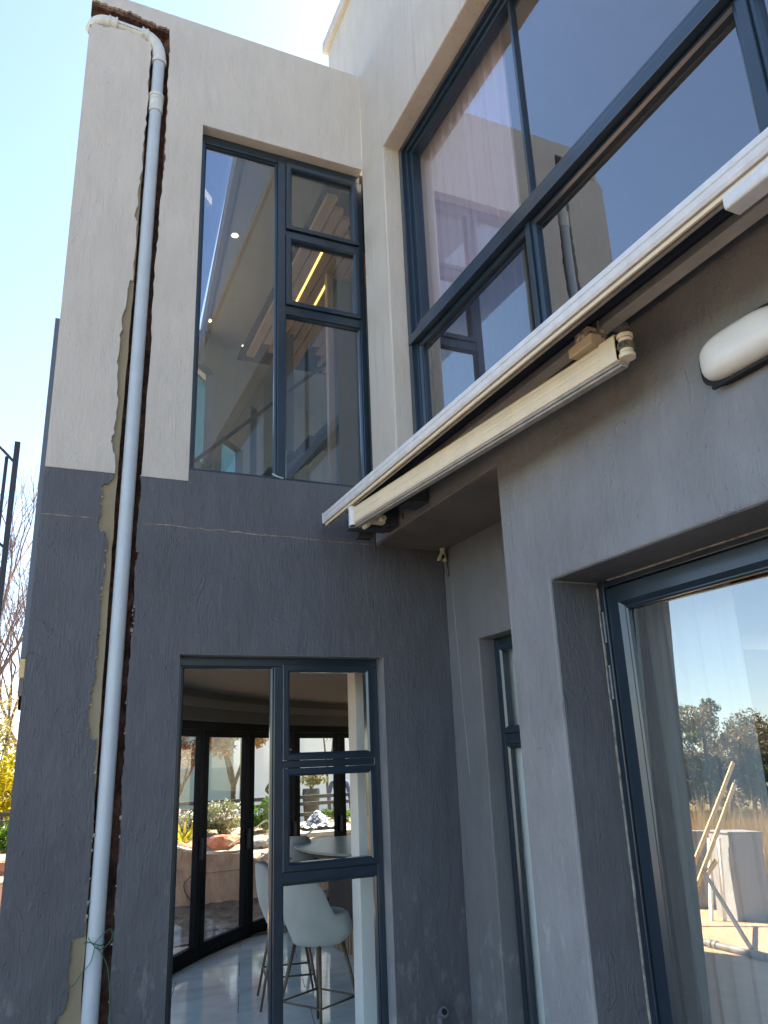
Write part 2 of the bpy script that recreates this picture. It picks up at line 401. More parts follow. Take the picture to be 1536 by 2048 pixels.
LEFT = [(-0.074, 7.827), (-0.051, 7.905), (-0.03, 7.942), (0.04, 7.924), (0.109, 7.951), (0.179, 7.961), (0.255, 7.971), (0.31, 7.961), (0.352, 7.963), (0.397, 7.917), (0.437, 7.906), (0.435, 7.827), (0.437, 7.667), (0.434, 7.429), (0.435, 7.198), (0.433, 7.008), (0.43, 6.791), (0.436, 6.59), (0.415, 6.423), (0.421, 6.245), (0.397, 6.132), (0.424, 6.092), (0.424, 5.826), (0.422, 5.556), (0.395, 5.527), (0.388, 5.394), (0.358, 5.236), (0.355, 5.087), (0.354, 4.961), (0.351, 4.734), (0.373, 4.537), (0.359, 4.338), (0.36, 4.27), (0.341, 4.211), (0.374, 4.115), (0.389, 3.984), (0.373, 3.928), (0.3, 3.866), (0.306, 3.717), (0.314, 3.654), (0.29, 3.6), (0.312, 3.55), (0.351, 3.532), (0.367, 3.43), (0.355, 3.327), (0.359, 3.186), (0.349, 3.066), (0.359, 2.872), (0.346, 2.795), (0.358, 2.569), (0.334, 2.513), (0.331, 2.385), (0.325, 2.295), (0.339, 2.224), (0.364, 2.17), (0.393, 2.178), (0.396, 1.959), (0.409, 1.702), (0.407, 1.455), (0.408, 1.215), (0.403, 1.06), (0.336, 1.06), (0.332, 0.946), (0.321, 0.843), (0.335, 0.752), (0.328, 0.695), (0.285, 0.658), (0.279, 0.632), (.27, .3), (.29, .02)]
def jag(l, amp=.004, n=3):
    out = []
    for (a, b), (c, d) in zip(l, l[1:]):
        for k in range(n):
            u = k / n; j = amp if k else 0
            out.append((a + (c - a) * u + rnd.uniform(-j, j), b + (d - b) * u + rnd.uniform(-j, j)))
    return out + [l[-1]]
RIGHT = [(a + (.012 if b < 7.4 else .004), b) for a, b in RIGHT]
LEFT = [(a - (.006 if .38 < a < .44 else .0), b) for a, b in LEFT]
TOP, RIGHT, LEFT = jag(TOP, .012, 4), jag(RIGHT, .0055, 5), jag(LEFT, .010, 4)
AY = 5.4; XL, XR, ZT, ZS = -0.066, 2.358, 8.305, 3.972
afn = lambda a, b, d: (a, d, b)
def cut(l, z):   # first index below z
    return next(i for i, p in enumerate(l) if p[1] < z)
rU = [p for p in RIGHT if p[1] >= ZS]; rL = [p for p in RIGHT if p[1] < ZS]
kl = next(i for i, p in enumerate(LEFT) if p[1] < ZS)
lU, lL = LEFT[:kl], LEFT[kl:]
WL, WT, WB = .892, 7.204, 4.06
SK = .018     # plaster skin thickness
up_in = [(XL, ZT), (XL, TOP[0][1])] + TOP + rU + [(.552, ZS), (WL, ZS), (WL, WT), (XR, WT), (XR, ZT)]
m = MB(); m.poly([up_in[::-1]], afn, AY - .004, AY + SK, False)
m.poly([[(XL, LEFT[0][1])] + lU + [(.387, ZS), (XL, ZS)]], afn, AY - .004, AY + SK, False)
m.build('upper_wall_plaster', 'beige', house, label='beige plaster skin cut away along the pipe chase')
LWL, LWR, LWT = .882, 2.394, 2.724
XRL = 2.96
low_r = [(.552, ZS)] + rL + [(.551, 0), (LWL, 0), (LWL, LWT), (LWR, LWT), (LWR, .02), (XRL, .02), (XRL, 3.6), (2.36, 3.6), (2.36, WB), (WL, WB), (WL, ZS)]
m = MB(); m.poly([low_r], afn, AY, AY + SK, False)
m.poly([[(XL, ZS), (.387, ZS)] + lL + [(.29, 0), (XL, 0)]], afn, AY, AY + SK, False)
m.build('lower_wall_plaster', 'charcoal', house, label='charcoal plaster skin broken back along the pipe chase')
# core behind the skin, with the chase cut into it (straight cut, slightly rough)
chase = jag([(-.0665, 8.15), (.05, 8.15), (.3, 8.13), (.58, 8.10), (.59, 7.3), (.58, 5.5), (.568, 3.5), (.565, 1.5), (.565, 0)], .007, 18)
chase_l = jag([(.412, 0), (.408, 1.5), (.402, 3.0), (.405, 4.2), (.425, 5.5), (.432, 7.0), (.437, 7.93), (.2, 7.965), (-.0665, 7.93)], .003, 14)
core = [(-.0665, 0)] + [(.41, 0)] + chase_l + [(-.0665, 7.9)]
m = MB(); m.poly([core], afn, AY + SK, AY + .13, False)
m.build('bare_plaster_patch', 'ochre', house, label='ochre bare plaster showing left of the downpipe')
core2 = [(-.0665, ZT)] + chase + [(LWL, 0), (LWL, LWT), (LWR, LWT), (LWR, 0), (XRL, 0), (XRL, 3.6), (2.36, 3.6), (2.36, WB), (WL, WB), (WL, WT), (2.36, WT), (2.36, ZT)]
m = MB(); m.poly([core2], afn, AY + SK, AY + .13, False); m.build('wall_core', 'brick', house)
back = [(-.0665, 0), (LWL, 0), (LWL, LWT), (LWR, LWT), (LWR, 0), (XRL, 0), (XRL, 3.6), (2.36, 3.6), (2.36, WB), (WL, WB), (WL, WT), (2.36, WT), (2.36, ZT), (-.0665, ZT)]
m = MB(); m.poly([back], afn, AY + .13, AY + .27)
m.build('wall_backing', 'white', house)
# rough brickwork lining of the chase
m = MB(); n1, n2 = 12, 170
for j in range(n2 + 1):
    for i in range(n1 + 1):
        m.v.append((.36 + .26 * i / n1, AY + .105 + .022 * rnd.uniform(-1, 1), .0 + 8.15 * j / n2))
for j in range(n2):
    for i in range(n1):
        a = j * (n1 + 1) + i; m.f.append((a, a + 1, a + n1 + 2, a + n1 + 1))
for j in range(8):
    for i in range(25):
        m.v.append((-.06 + .66 * i / 24, AY + .085 + .035 * rnd.uniform(-1, 1), 7.86 + .36 * j / 7))
o_ = (n1 + 1) * (n2 + 1)
for j in range(7):
    for i in range(24):
        a = o_ + j * 25 + i; m.f.append((a, a + 1, a + 26, a + 25))
m.build('broken_brickwork', 'brick', house, label='broken dark red brick inside the chase')
# loose crumbs of plaster along the right lip
m = MB()
for k in range(34):
    z = rnd.uniform(.6, 4.2); x = .566 + (.022 if z > 6 else 0) + rnd.uniform(-.006, .008); s_ = rnd.uniform(.003, .009)
    Mx = Matrix.Translation((x, AY + .012, z)) @ Matrix.Rotation(rnd.uniform(0, 3), 4, Vector((rnd.random(), rnd.random(), rnd.random())).normalized())
    m.box(-s_, s_, -s_ * .6, s_ * .6, -s_ * 1.4, s_ * 1.4, Mx)
for k in range(46):
    z = rnd.uniform(1.0, 4.0); 
    p = min(lL, key=lambda q: abs(q[1] - z)); s_ = rnd.uniform(.003, .008)
    Mx = Matrix.Translation((p[0] + .004, AY + .006, z)) @ Matrix.Rotation(rnd.uniform(0, 3), 4, Vector((rnd.random(), rnd.random(), rnd.random())).normalized())
    m.box(-s_, s_, -s_ * .6, s_ * .6, -s_ * 1.4, s_ * 1.4, Mx)
m.build('plaster_crumbs', 'edge', house)['kind'] = 'stuff'
# hairline crack along the slab level
pts = []; x = XL
zf = lambda x: 3.638 - .018 * (x - XL)
while x < 2.36:
    pts.append((x, zf(x) + rnd.uniform(-.006, .006))); x += rnd.uniform(.02, .05)
M['crack'] = simple('crack_filler', (.26, .20, .17), .9, var=.5, vscale=14)
for segs in ([p for p in pts if p[0] < .28], [p for p in pts if p[0] > .56]):
  m = MB()
  for (a, b), (c, d) in zip(segs, segs[1:]):
    wd = rnd.uniform(.0015, .0045)
    m.add([(a, AY - .0015, b - wd), (c, AY - .0015, d - wd), (c, AY - .0015, d + wd), (a, AY - .0015, b + wd), (a, AY + .004, b - wd), (c, AY + .004, d - wd), (c, AY + .004, d + wd), (a, AY + .004, b + wd)],
          [(0, 1, 2, 3), (0, 4, 5, 1), (2, 6, 7, 3), (1, 5, 6, 2), (0, 3, 7, 4)])
  m.build('slab_crack', 'crack', house)

# left return of the wall: steel channel and timber packer
m = MB(); m.box(-.10, -.03, 5.58, 5.66, 2.705, 5.22); m.box(-.0625, -.058, 5.50, 5.58, 2.705, 5.22)
m.build('side_channel', simple('channel_paint', (.10, .12, .15), .45), house, bevel=.003)
m = MB(); m.box(-.102, -.035, 5.585, 5.65, 2.585, 2.70); m.build('timber_packer', 'pine', house)

# ---- B wall (runs towards the camera)
BX = 2.36
bfn = lambda a, b, d: (d, a, b)
YW, ZWT, ZWB = 4.93, 7.062, 4.06
Bup = [(6.22, 8.28), (6.22, 9.42), (6.235, 9.47), (-9, 9.62), (-9, ZS), (5.4, ZS), (5.4, 8.28)]
m = MB(); m.poly([Bup, [(YW, ZWB), (YW, ZWT), (-4.5, ZWT), (-4.5, ZWB)]], bfn, BX - .004, BX + .30)
m.build('side_upper_wall', 'beige_b', house, bevel=.012, label='warm beige upper wall with the large window')
m = MB(); m.box(BX - .055, BX + .33, -9, 6.27, 9.47, 9.62); m.build('parapet_coping', 'beige_b', house, bevel=.012)
YP = 3.592; DY, DZ = 3.197, 2.832
Blo = [(YP, 0), (YP, 3.602), (5.3985, 3.602), (5.3985, ZS - .002), (-9, ZS - .002), (-9, 0), (.35, 0), (.35, DZ), (DY, DZ), (DY, 0)]
m = MB(); m.poly([Blo], bfn, BX, BX + .60)
m.build('side_lower_wall', 'charcoal_b', house, bevel=.014, label='charcoal lower wall round the garden door, lightened in colour for side light')
m = MB(); m.box(BX + .012, 2.66, DY - .002, DY + .01, 0, DZ); m.box(BX + .012, 2.66, .36, DY - .002, DZ - .002, DZ + .01); m.build('reveal', 'charcoal', house)  # reveals keep the unlightened charcoal, so they look shaded beside the face
# recess wall with its window opening
RX = XRL; RY = 4.946; RZ = 2.808
m = MB(); m.poly([[(5.3985, 0), (5.3985, 3.598), (YP + .002, 3.598), (YP + .002, RZ), (RY, RZ), (RY, 0)]], bfn, RX, RX + .28)
m.build('recess_wall', plaster('plaster_charcoal_recess', (.185, .19, .195), .12, rough=.5, marks=.1, mark=(.3, .3, .3), low_marks=True), house, bevel=.01)
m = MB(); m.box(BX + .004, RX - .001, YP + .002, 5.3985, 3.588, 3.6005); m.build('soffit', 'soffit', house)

# ---------------------------------------------------------------- windows
def member(mb, x0, x1, y0, y1, z0, z1): mb.box(x0, x1, y0, y1, z0, z1)
def rect_frame_A(mb, x0, x1, z0, z1, w, y0, y1, wt=None, wb=None):
    wt = wt or w; wb = wb or w
    mb.box(x0, x0 + w, y0, y1, z0, z1); mb.box(x1 - w, x1, y0, y1, z0, z1)
    mb.box(x0 + w, x1 - w, y0, y1, z1 - wt, z1); mb.box(x0 + w, x1 - w, y0, y1, z0, z0 + wb)
def mitre_frame(mb, P, x0, x1, z0, z1, w, d0, d1, ch=.014):
    """picture-frame section with mitred corners: flat outer band, chamfer falling to the glass. P(a,b,d)->3D; d0 front depth, d1 back"""
    prof = [(0, d1), (0, d0 + .003), (.003, d0), (w - ch, d0), (w, d0 + ch), (w, d1)]
    n = len(prof); o = len(mb.v)
    for (cx, cz, sx, sz) in ((x0, z0, 1, 1), (x1, z0, -1, 1), (x1, z1, -1, -1), (x0, z1, 1, -1)):
        for (a, d) in prof: mb.v.append(tuple(P(cx + sx * a, cz + sz * a, d)))
    for c in range(4):
        for i in range(n):
            j = (i + 1) % n; e = (c + 1) % 4
            mb.f.append((o + c * n + i, o + e * n + i, o + e * n + j, o + c * n + j))
def pane(P, a0, a1, b0, b1, d, mat, parent, th=.006, lab=None):
    m = MB(); m.poly([[(a0, b0), (a1, b0), (a1, b1), (a0, b1)]], P, d, d + th, False)
    # a single sheet keeps the reflection clean; edges are hidden in the frame
    m2 = MB(); m2.add([P(a0, b0, d), P(a1, b0, d), P(a1, b1, d), P(a0, b1, d)], [(0, 1, 2, 3)])
    o = m2.build('pane', mat, parent, recalc=False)
    if lab: o['label'] = lab
    return o

# A upper window --------------------------------------------------
FY = 5.497
m = MB(); P = afn
m.box(WL, 1.585, FY, FY + .07, 7.115, WT); m.box(1.585, 2.37, FY, FY + .07, 7.125, WT)
m.box(WL, WL + .042, FY, FY + .07, 4.105, 7.115); m.box(WL, 2.37, FY - .02, FY + .07, 4.062, 4.105)
m.box(2.338, 2.39, FY, FY + .07, 4.105, 7.125)
m.box(1.582, 1.652, FY - .01, FY + .07, 4.105, 7.115)
m.box(1.652, 2.338, FY, FY + .07, 6.37, 6.42); m.box(1.652, 2.338, FY, FY + .07, 5.585, 5.665)
w1 = m.build('window', 'frame', house, bevel=.004, label='tall upper floor window left of the inner corner')
for (z0, z1) in ((6.425, 7.12), (5.668, 6.368)):
    m = MB(); mitre_frame(m, P, 1.655, 2.335, z0, z1, .052, FY - .022, FY + .05); m.build('vent_sash', 'frame', w1)
pane(P, WL + .04, 1.583, 4.104, 7.116, FY + .04, 'glass_a', w1, lab='tall fixed pane with white sealant smears at its foot')
pane(P, 1.704, 2.286, 6.474, 7.071, FY + .03, 'glass_a', w1); pane(P, 1.704, 2.286, 5.717, 6.319, FY + .03, 'glass_a', w1)
pane(P, 1.651, 2.339, 4.104, 5.586, FY + .04, 'glass_a', w1)
m = MB(); mitre_frame(m, P, 1.652, 2.338, 4.105, 5.585, .018, FY + .012, FY + .05, .012); mitre_frame(m, P, WL + .042, 1.582, 4.105, 7.115, .018, FY + .012, FY + .05, .012)
m.build('glazing_bead', 'frame', w1)
m = MB(); m.tube([(1.54, FY - .022, 4.13), (1.58, FY - .024, 4.11), (1.63, FY - .024, 4.10)], .006, 6); m.build('sealant_smear', 'pvc_white', w1)
m = MB(); m.box(WL - .008, WL + .002, AY + .001, FY, WB, WT); m.box(WL, 2.358, AY + .001, FY, WT - .002, WT + .008); m.build('reveal', 'beige', w1)
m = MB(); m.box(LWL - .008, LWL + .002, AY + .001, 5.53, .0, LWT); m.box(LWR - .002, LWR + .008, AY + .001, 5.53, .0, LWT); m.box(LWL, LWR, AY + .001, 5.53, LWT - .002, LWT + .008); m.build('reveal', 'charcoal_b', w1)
# A lower window --------------------------------------------------
FL = 5.53
m = MB()
m.box(LWL, 2.392, FL, FL + .07, 2.66, LWT); m.box(LWL, LWL + .045, FL, FL + .07, .12, 2.66); m.box(2.345, 2.392, FL, FL + .07, .12, 2.66)
m.box(LWL, 2.392, FL, FL + .07, .06, .12); m.box(1.578, 1.642, FL - .012, FL + .07, .12, 2.66)
m.box(1.642, 2.345, FL, FL + .07, 1.955, 2.005); m.box(1.642, 2.345, FL, FL + .07, 1.215, 1.285)
w2 = m.build('window', 'frame', house, bevel=.004, label='tall ground floor window looking through to the garden')
for (z0, z1) in ((2.006, 2.672), (1.288, 1.953)):
    m = MB(); mitre_frame(m, P, 1.642, 2.345, z0, z1, .052, FL - .022, FL + .05); m.build('vent_sash', 'frame', w2)
    s_ = z0 + .06
    m = MB(); m.tube([(1.72, FL + .045, z0 + .075), (1.72, FL + .062, z0 + .075)], .009, 8); m.build('sash_screw', 'galv', w2)
pane(P, LWL + .044, 1.579, .119, 2.661, FL + .04, 'glass_l', w2)
pane(P, 1.692, 2.295, 2.056, 2.622, FL + .03, 'glass_l', w2); pane(P, 1.692, 2.295, 1.338, 1.903, FL + .03, 'glass_l', w2)
pane(P, 1.641, 2.346, .119, 1.216, FL + .04, 'glass_l', w2)
m = MB(); mitre_frame(m, P, 1.642, 2.345, .12, 1.215, .018, FL + .012, FL + .05, .012); mitre_frame(m, P, LWL + .045, 1.578, .12, 2.66, .018, FL + .012, FL + .05, .012)
m.build('glazing_bead', 'frame', w2)
# B upper window --------------------------------------------------
Q = bfn
m = MB()
for i, (x0, w) in enumerate(((2.505, .055), (2.535, .10), (2.56, .145))):   # stepped tracks
    m.box(x0, x0 + .035 if i < 2 else 2.64, YW - w, YW - (w - .052) if i else YW, ZWB, ZWT)
    m.box(x0, x0 + .035 if i < 2 else 2.64, -4.5, YW - w, ZWT - w * .8, ZWT - (w - .052) * .8 if i else ZWT)
m.box(2.5, 2.64, -4.5, YW - .05, ZWB, ZWB + .06)
w3 = m.build('window', 'frame', house, bevel=.004, label='large upper window reflecting blue sky above the awning')
m = MB()
m.poly([[(2.492, 5.120), (2.492, 5.195), (2.53, 5.235), (2.60, 5.25), (2.60, 5.120)]], lambda a, b, d: (a, d, b), -4.5, YW - .03)
m.poly([[(2.54, 5.25), (2.54, 5.29), (2.60, 5.315), (2.60, 5.25)]], lambda a, b, d: (a, d, b), -4.5, YW - .06)
m.build('transom', 'frame', w3, bevel=.003)
m = MB(); m.box(2.575, 2.61, 3.262, 3.290, 5.31, ZWT - .1); m.build('mullion', 'frame', w3, bevel=.004)
m = MB(); m.box(2.53, 2.585, 3.262, 3.308, ZWB + .06, 5.116); m.build('mullion', 'frame', w3, bevel=.004)
m = MB(); m.box(2.53, 2.63, 1.622, 1.678, ZWB + .06, ZWT - .1); m.build('mullion', 'frame', w3, bevel=.004)
m = MB(); m.box(2.51, 2.63, -1.6, -1.5, ZWB + .06, ZWT - .1); m.build('mullion', 'frame', w3, bevel=.004)
for (a, b) in ((3.290, YW - .14), (1.678, 3.262), (-1.5, 1.622)):
    pane(Q, a, b, 5.31, ZWT - .11, 2.60, 'glass_b', w3)
for (a, b) in ((3.308, YW - .09), (1.678, 3.262), (-1.5, 1.622)):
    m = MB(); mitre_frame(m, Q, a, b, ZWB + .06, 5.115, .034, 2.545, 2.60); m.build('lower_sash', 'frame', w3)
    pane(Q, a + .03, b - .03, ZWB + .09, 5.085, 2.58, 'glass_b2', w3)
# garden door -----------------------------------------------------
m = MB()
m.box(2.655, 2.73, 3.15, DY, 0, DZ); m.box(2.655, 2.73, .35, 3.15, 2.795, DZ); m.box(2.655, 2.73, .35, .40, 0, 2.795)
door = m.build('garden_door', 'frame', house, bevel=.004, label='dark framed glazed double door mirroring the lake shore')
for (y0, y1) in ((1.785, 3.147), (.403, 1.775)):
    m = MB(); mitre_frame(m, Q, y0, y1, .02, 2.79, .105, 2.668, 2.72, .022); mitre_frame(m, Q, y0 + .105, y1 - .105, .125, 2.685, .016, 2.685, 2.715, .008)
    lf = m.build('door_leaf', 'frame', door)
na, nb = -.026, .030               # the leaf hangs slightly out of true
m = MB(); m.add([(2.702 + (y - 3.03) * na + (z - 2.0) * nb, y, z) for (y, z) in ((1.9, .13), (3.034, .13), (3.034, 2.676), (1.9, 2.676))], [(0, 1, 2, 3)])
m.build('pane', 'glass_d', door, recalc=False); pane(Q, .52, 1.66, .14, 2.672, 2.702, 'glass_d', door)
for (z0, z1) in ((2.52, 2.665), (2.24, 2.395), (.35, .5)):
    m = MB(); m.tube([(2.652, 3.168, z0), (2.652, 3.168, z1)], .011, 10)
    for q in (0, 1, 2, 3): m.tube([(2.652, 3.168, fold(z0, z1, q / 3) - .006), (2.652, 3.168, fold(z0, z1, q / 3) + .006)], .0135, 10)
    m.build('hinge', 'frame', door, smooth=False)
# pale sealant line round the door frame
m = MB(); pts = [(2.65, DY - .006 + rnd.uniform(-.002, .002), z * .1) for z in range(0, 29)]
m.tube(pts, .006, 5); m.tube([(2.65, y * .1, DZ - .006 + rnd.uniform(-.002, .002)) for y in range(4, 32)], .005, 5)
m.build('sealant_line', simple('dirty_sealant', (.30, .28, .24), .8, var=.5, vscale=20), door)
# recess window ---------------------------------------------------
m = MB(); rx = 3.09
m.box(rx, rx + .07, RY - .05, RY, 0.1, RZ); m.box(rx, rx + .07, YP, RY - .05, RZ - .05, RZ); m.box(rx, rx + .07, YP, RY - .05, 2.06, 2.13); m.box(rx, rx + .07, YP, RY - .05, .1, .16)
w4 = m.build('window', 'frame', house, bevel=.004, label='narrow window in the recess behind the pillar')
m = MB(); mitre_frame(m, Q, YP - .2, RY - .052, 2.132, RZ - .052, .05, rx - .012, rx + .05); m.build('vent_sash', 'frame', w4)
m = MB(); mitre_frame(m, Q, YP - .2, RY - .05, .16, 2.06, .03, rx + .005, rx + .05); m.build('glazing_bead', 'frame', w4)
pane(Q, YP - .15, RY - .1, 2.18, RZ - .1, rx + .035, 'glass_l', w4); pane(Q, YP - .15, RY - .078, .19, 2.03, rx + .035, 'glass_l', w4)

# ---------------------------------------------------------------- interiors
def slab(name, mat, x0, x1, y0, y1, z0, z1, parent=house, **k):
    m = MB(); m.box(x0, x1, y0, y1, z0, z1); return m.build(name, mat, parent, **k)
# ground floor room behind the A wall: floor, tiles, ceiling, bulkhead
def sector(r, z0, z1, name, mat, t0=166.2, t1=70, tip=((14, 5.68), (.02, 5.68))):
    pts = [tuple(arc(t0 + (t1 - t0) * i / 50, r, 0)[:2]) for i in range(51)] + list(tip)
    m = MB(); m.poly([pts], lambda a, b, d: (a, b, d), z0, z1); return m.build(name, mat, house)
fl = sector(CR + .02, .004, -.12, 'room_floor', 'grout')
tl = 0
ca, sa = math.cos(R(-14)), math.sin(R(-14))
tile_me = {}
for i in range(-2, 9):
    for j in range(-6, 12):
        cx, cy = 1.2 * i + (.6 if j % 2 else 0), .6 * j
        X0, Y0 = 1.0 + cx * ca - cy * sa, 6.6 + cx * sa + cy * ca
        cs = [(X0 + dx * ca - dy * sa, Y0 + dx * sa + dy * ca) for dx, dy in ((-.597, -.297), (.597, -.297), (.597, .297), (-.597, .297))]
        poly = cs
        def clip(poly, inside, inter):
            out = []
            for k in range(len(poly)):
                p, q = poly[k - 1], poly[k]
                if inside(q):
                    if not inside(p): out.append(inter(p, q))
                    out.append(q)
                elif inside(p): out.append(inter(p, q))
            return out
        poly = clip(poly, lambda p: p[1] > 5.7, lambda p, q: (p[0] + (q[0] - p[0]) * (5.7 - p[1]) / (q[1] - p[1]), 5.7))
        def ci(p): return math.hypot(p[0] - CX, p[1] - CY) < CR - .02
        def cint(p, q):
            lo, hi = 0., 1.; ip = ci(p)
            for _ in range(20):
                md = (lo + hi) / 2; s = (p[0] + (q[0] - p[0]) * md, p[1] + (q[1] - p[1]) * md)
                if ci(s) == ip: lo = md
                else: hi = md
            return (p[0] + (q[0] - p[0]) * lo, p[1] + (q[1] - p[1]) * lo)
        if poly: poly = clip(poly, ci, cint)
        if len(poly) < 3 or max(p[0] for p in poly) > 9.5: continue
        m = MB(); m.poly([poly], lambda a, b, d: (a, b, d), .010, .004, False)
        m.build('floor_tile', 'tile', fl); tl += 1
sector(CR + .05, 2.78, 2.9, 'room_ceiling', simple('warm_ceiling', (.17, .15, .13), .8))
sector(CR + .05, 3.62, 3.84, 'upper_floor_slab', 'inner')
def arcband(r0, r1, z0, z1, t0, t1, n, name, mat, parent=house, **k):
    m = MB()
    for i in range(n + 1):
        th = t0 + (t1 - t0) * i / n
        for (r, z) in ((r0, z0), (r1, z0), (r1, z1), (r0, z1)): m.v.append(tuple(arc(th, r, z)))
    for i in range(n):
        a = i * 4
        for q in range(4): m.f.append((a + q, a + (q + 1) % 4, a + 4 + (q + 1) % 4, a + 4 + q))
    m.f.append((0, 1, 2, 3)); m.f.append(tuple(n * 4 + q for q in (3, 2, 1, 0)))
    return m.build(name, mat, parent, **k)
arcband(CR - .30, CR + .06, 2.615, 2.70, 166, 85, 40, 'cornice', simple('cornice_paint', (.28, .25, .22), .8))
arcband(CR - .22, CR + .06, 2.48, 2.615, 166, 85, 40, 'bulkhead', simple('bulkhead_paint', (.17, .145, .12), .8))
arcband(CR - .28, CR + .06, 2.70, 2.78, 166, 85, 40, 'cove', simple('cove_paint', (.16, .14, .12), .8))
arcband(CR - .02, CR + .3, 2.9, 3.62, 150, 85, 40, 'slab_edge', 'beige')
# overhanging balcony slab beyond the doors
m = MB(); n = 40; o = []
for i in range(n + 1):
    th = 150 - 70 * i / n; pr = max(0., min(1.9, (150 - th) / 14 * 1.9)) + .02
    for (r, z) in ((CR, 2.95), (CR + pr, 2.95), (CR + pr, 3.15), (CR, 3.15)): m.v.append(tuple(arc(th, r, z)))
for i in range(n):
    a = i * 4
    for q in range(4): m.f.append((a + q, a + (q + 1) % 4, a + 4 + (q + 1) % 4, a + 4 + q))
m.build('balcony_slab', 'beige', house)
# header, threshold and folding leaves
arcband(CR - .07, CR + .05, 2.39, 2.48, 166, 85, 60, 'folding_header', 'frame_dark')
arcband(CR - .07, CR + .05, .0, .03, 166, 85, 60, 'folding_track', 'frame_dark')
STEP = 6.67
for k in range(-3, 9):
    ta, tb = 140 - STEP * k, 140 - STEP * (k + 1)
    if ta > 166.3: continue
    A, B = arc(ta, CR, 0), arc(tb, CR, 0); d = (B - A); L = d.length; d.normalize()
    nrm = Vector((d.y, -d.x, 0))
    Mx = Matrix(((d.x, nrm.x, 0, A.x), (d.y, nrm.y, 0, A.y), (0, 0, 1, 0), (0, 0, 0, 1)))
    m = MB(); s_ = .105
    m.box(.004, s_, -.035, .035, .03, 2.388, Mx); m.box(L - s_, L - .004, -.035, .035, .03, 2.388, Mx)
    m.box(s_, L - s_, -.03, .03, 2.31, 2.386, Mx); m.box(s_, L - s_, -.03, .03, .032, .15, Mx)
    lf = m.build('folding_door_leaf', 'frame_dark', house, bevel=.003)
    m = MB(); m.add([Mx @ Vector(p) for p in ((s_, 0, .15), (L - s_, 0, .15), (L - s_, 0, 2.31), (s_, 0, 2.31))], [(0, 1, 2, 3)])
    m.build('pane', 'glass_l', lf, recalc=False)
    m = MB(); m.box(L - .07, L - .035, .035, .075, 1.0, 1.22, Mx); m.build('handle', 'black', lf, bevel=.004)
# lower interior side: white nib wall seen at the right of the window, and back walls
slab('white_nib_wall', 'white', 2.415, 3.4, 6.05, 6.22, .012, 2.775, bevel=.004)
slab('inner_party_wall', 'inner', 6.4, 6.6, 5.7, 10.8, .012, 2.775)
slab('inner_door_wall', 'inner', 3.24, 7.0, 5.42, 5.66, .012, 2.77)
# ground floor room behind the garden door
slab('back_room_floor', 'tile', 2.97, 7.2, -9, 5.40, -.1, .006)
slab('back_room_ceiling', 'ceiling', 2.97, 7.2, -9, 5.40, 3.0, 3.2)
slab('back_room_wall', 'inner', 7.2, 7.4, -9, 5.66, .0, 9.3)
slab('back_room_end_wall', 'inner', 2.7, 7.2, -9.2, -9.0, .0, 9.3)
slab('pillar_lining', 'inner', 2.965, 3.0, YP - .3, YP - .01, .01, 3.0)
# upper room behind the B window
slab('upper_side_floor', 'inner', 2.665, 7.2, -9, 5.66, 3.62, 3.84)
slab('upper_side_ceiling', 'ceiling', 2.665, 7.2, -9, 5.66, 7.25, 7.4)
slab('upper_party_wall', 'inner', 2.665, 7.2, 5.42, 5.66, 3.84, 7.25)
# upper room behind the tall A window
m = MB(); m.poly([[(1.30, 5.68), (1.318, 6.0), (1.664, 9.552), (1.72, 10.2), (3.2, 13), (9, 13), (9, 5.68)]], lambda a, b, d: (a, b, d), 7.4, 7.6)
m.build('upper_ceiling', 'ceiling', house)
m = MB(); m.poly([[(1.28, 5.69), (1.30, 6.0), (1.644, 9.552), (1.70, 10.2), (1.735, 10.2), (1.70, 9.55), (1.355, 6.0), (1.335, 5.69)]], lambda a, b, d: (a, b, d), 7.36, 7.62)
m.build('skylight_trim', simple('trim_grey', (.16, .16, .16), .6), house)
m = MB(); m.add([(-.02, 5.69, 7.63), (1.28, 5.69, 7.63), (1.68, 10.3, 7.63), (-.02, 10.3, 7.63)], [(0, 1, 2, 3)])
m.build('skylight_pane', 'glass_dark', house, recalc=False)
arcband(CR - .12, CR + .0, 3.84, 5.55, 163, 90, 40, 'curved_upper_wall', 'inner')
arcband(CR - .12, CR, 6.9, 7.4, 143.2, 90, 30, 'curved_upper_lintel', 'inner')
for (ta, tb) in ((141.4, 139.7), (136.1, 134.9), (133.8, 130.6), (127.4, 90)):
    arcband(CR - .12, CR, 5.55, 6.9, ta, tb, 8, 'curved_upper_pier', 'inner')
arcband(CR - .12, CR, 6.12, 6.9, 139.7, 136.1, 6, 'curved_upper_panel', 'inner')
arcband(CR - .12, CR, 6.0, 6.9, 130.6, 127.4, 6, 'curved_upper_panel', 'inner')
arcband(CR + .08, CR + .085, 5.55, 6.9, 143.2, 90, 40, 'upper_clerestory_pane', glass('clerestory_glass', (.30, .42, .38), .05, 1.4))
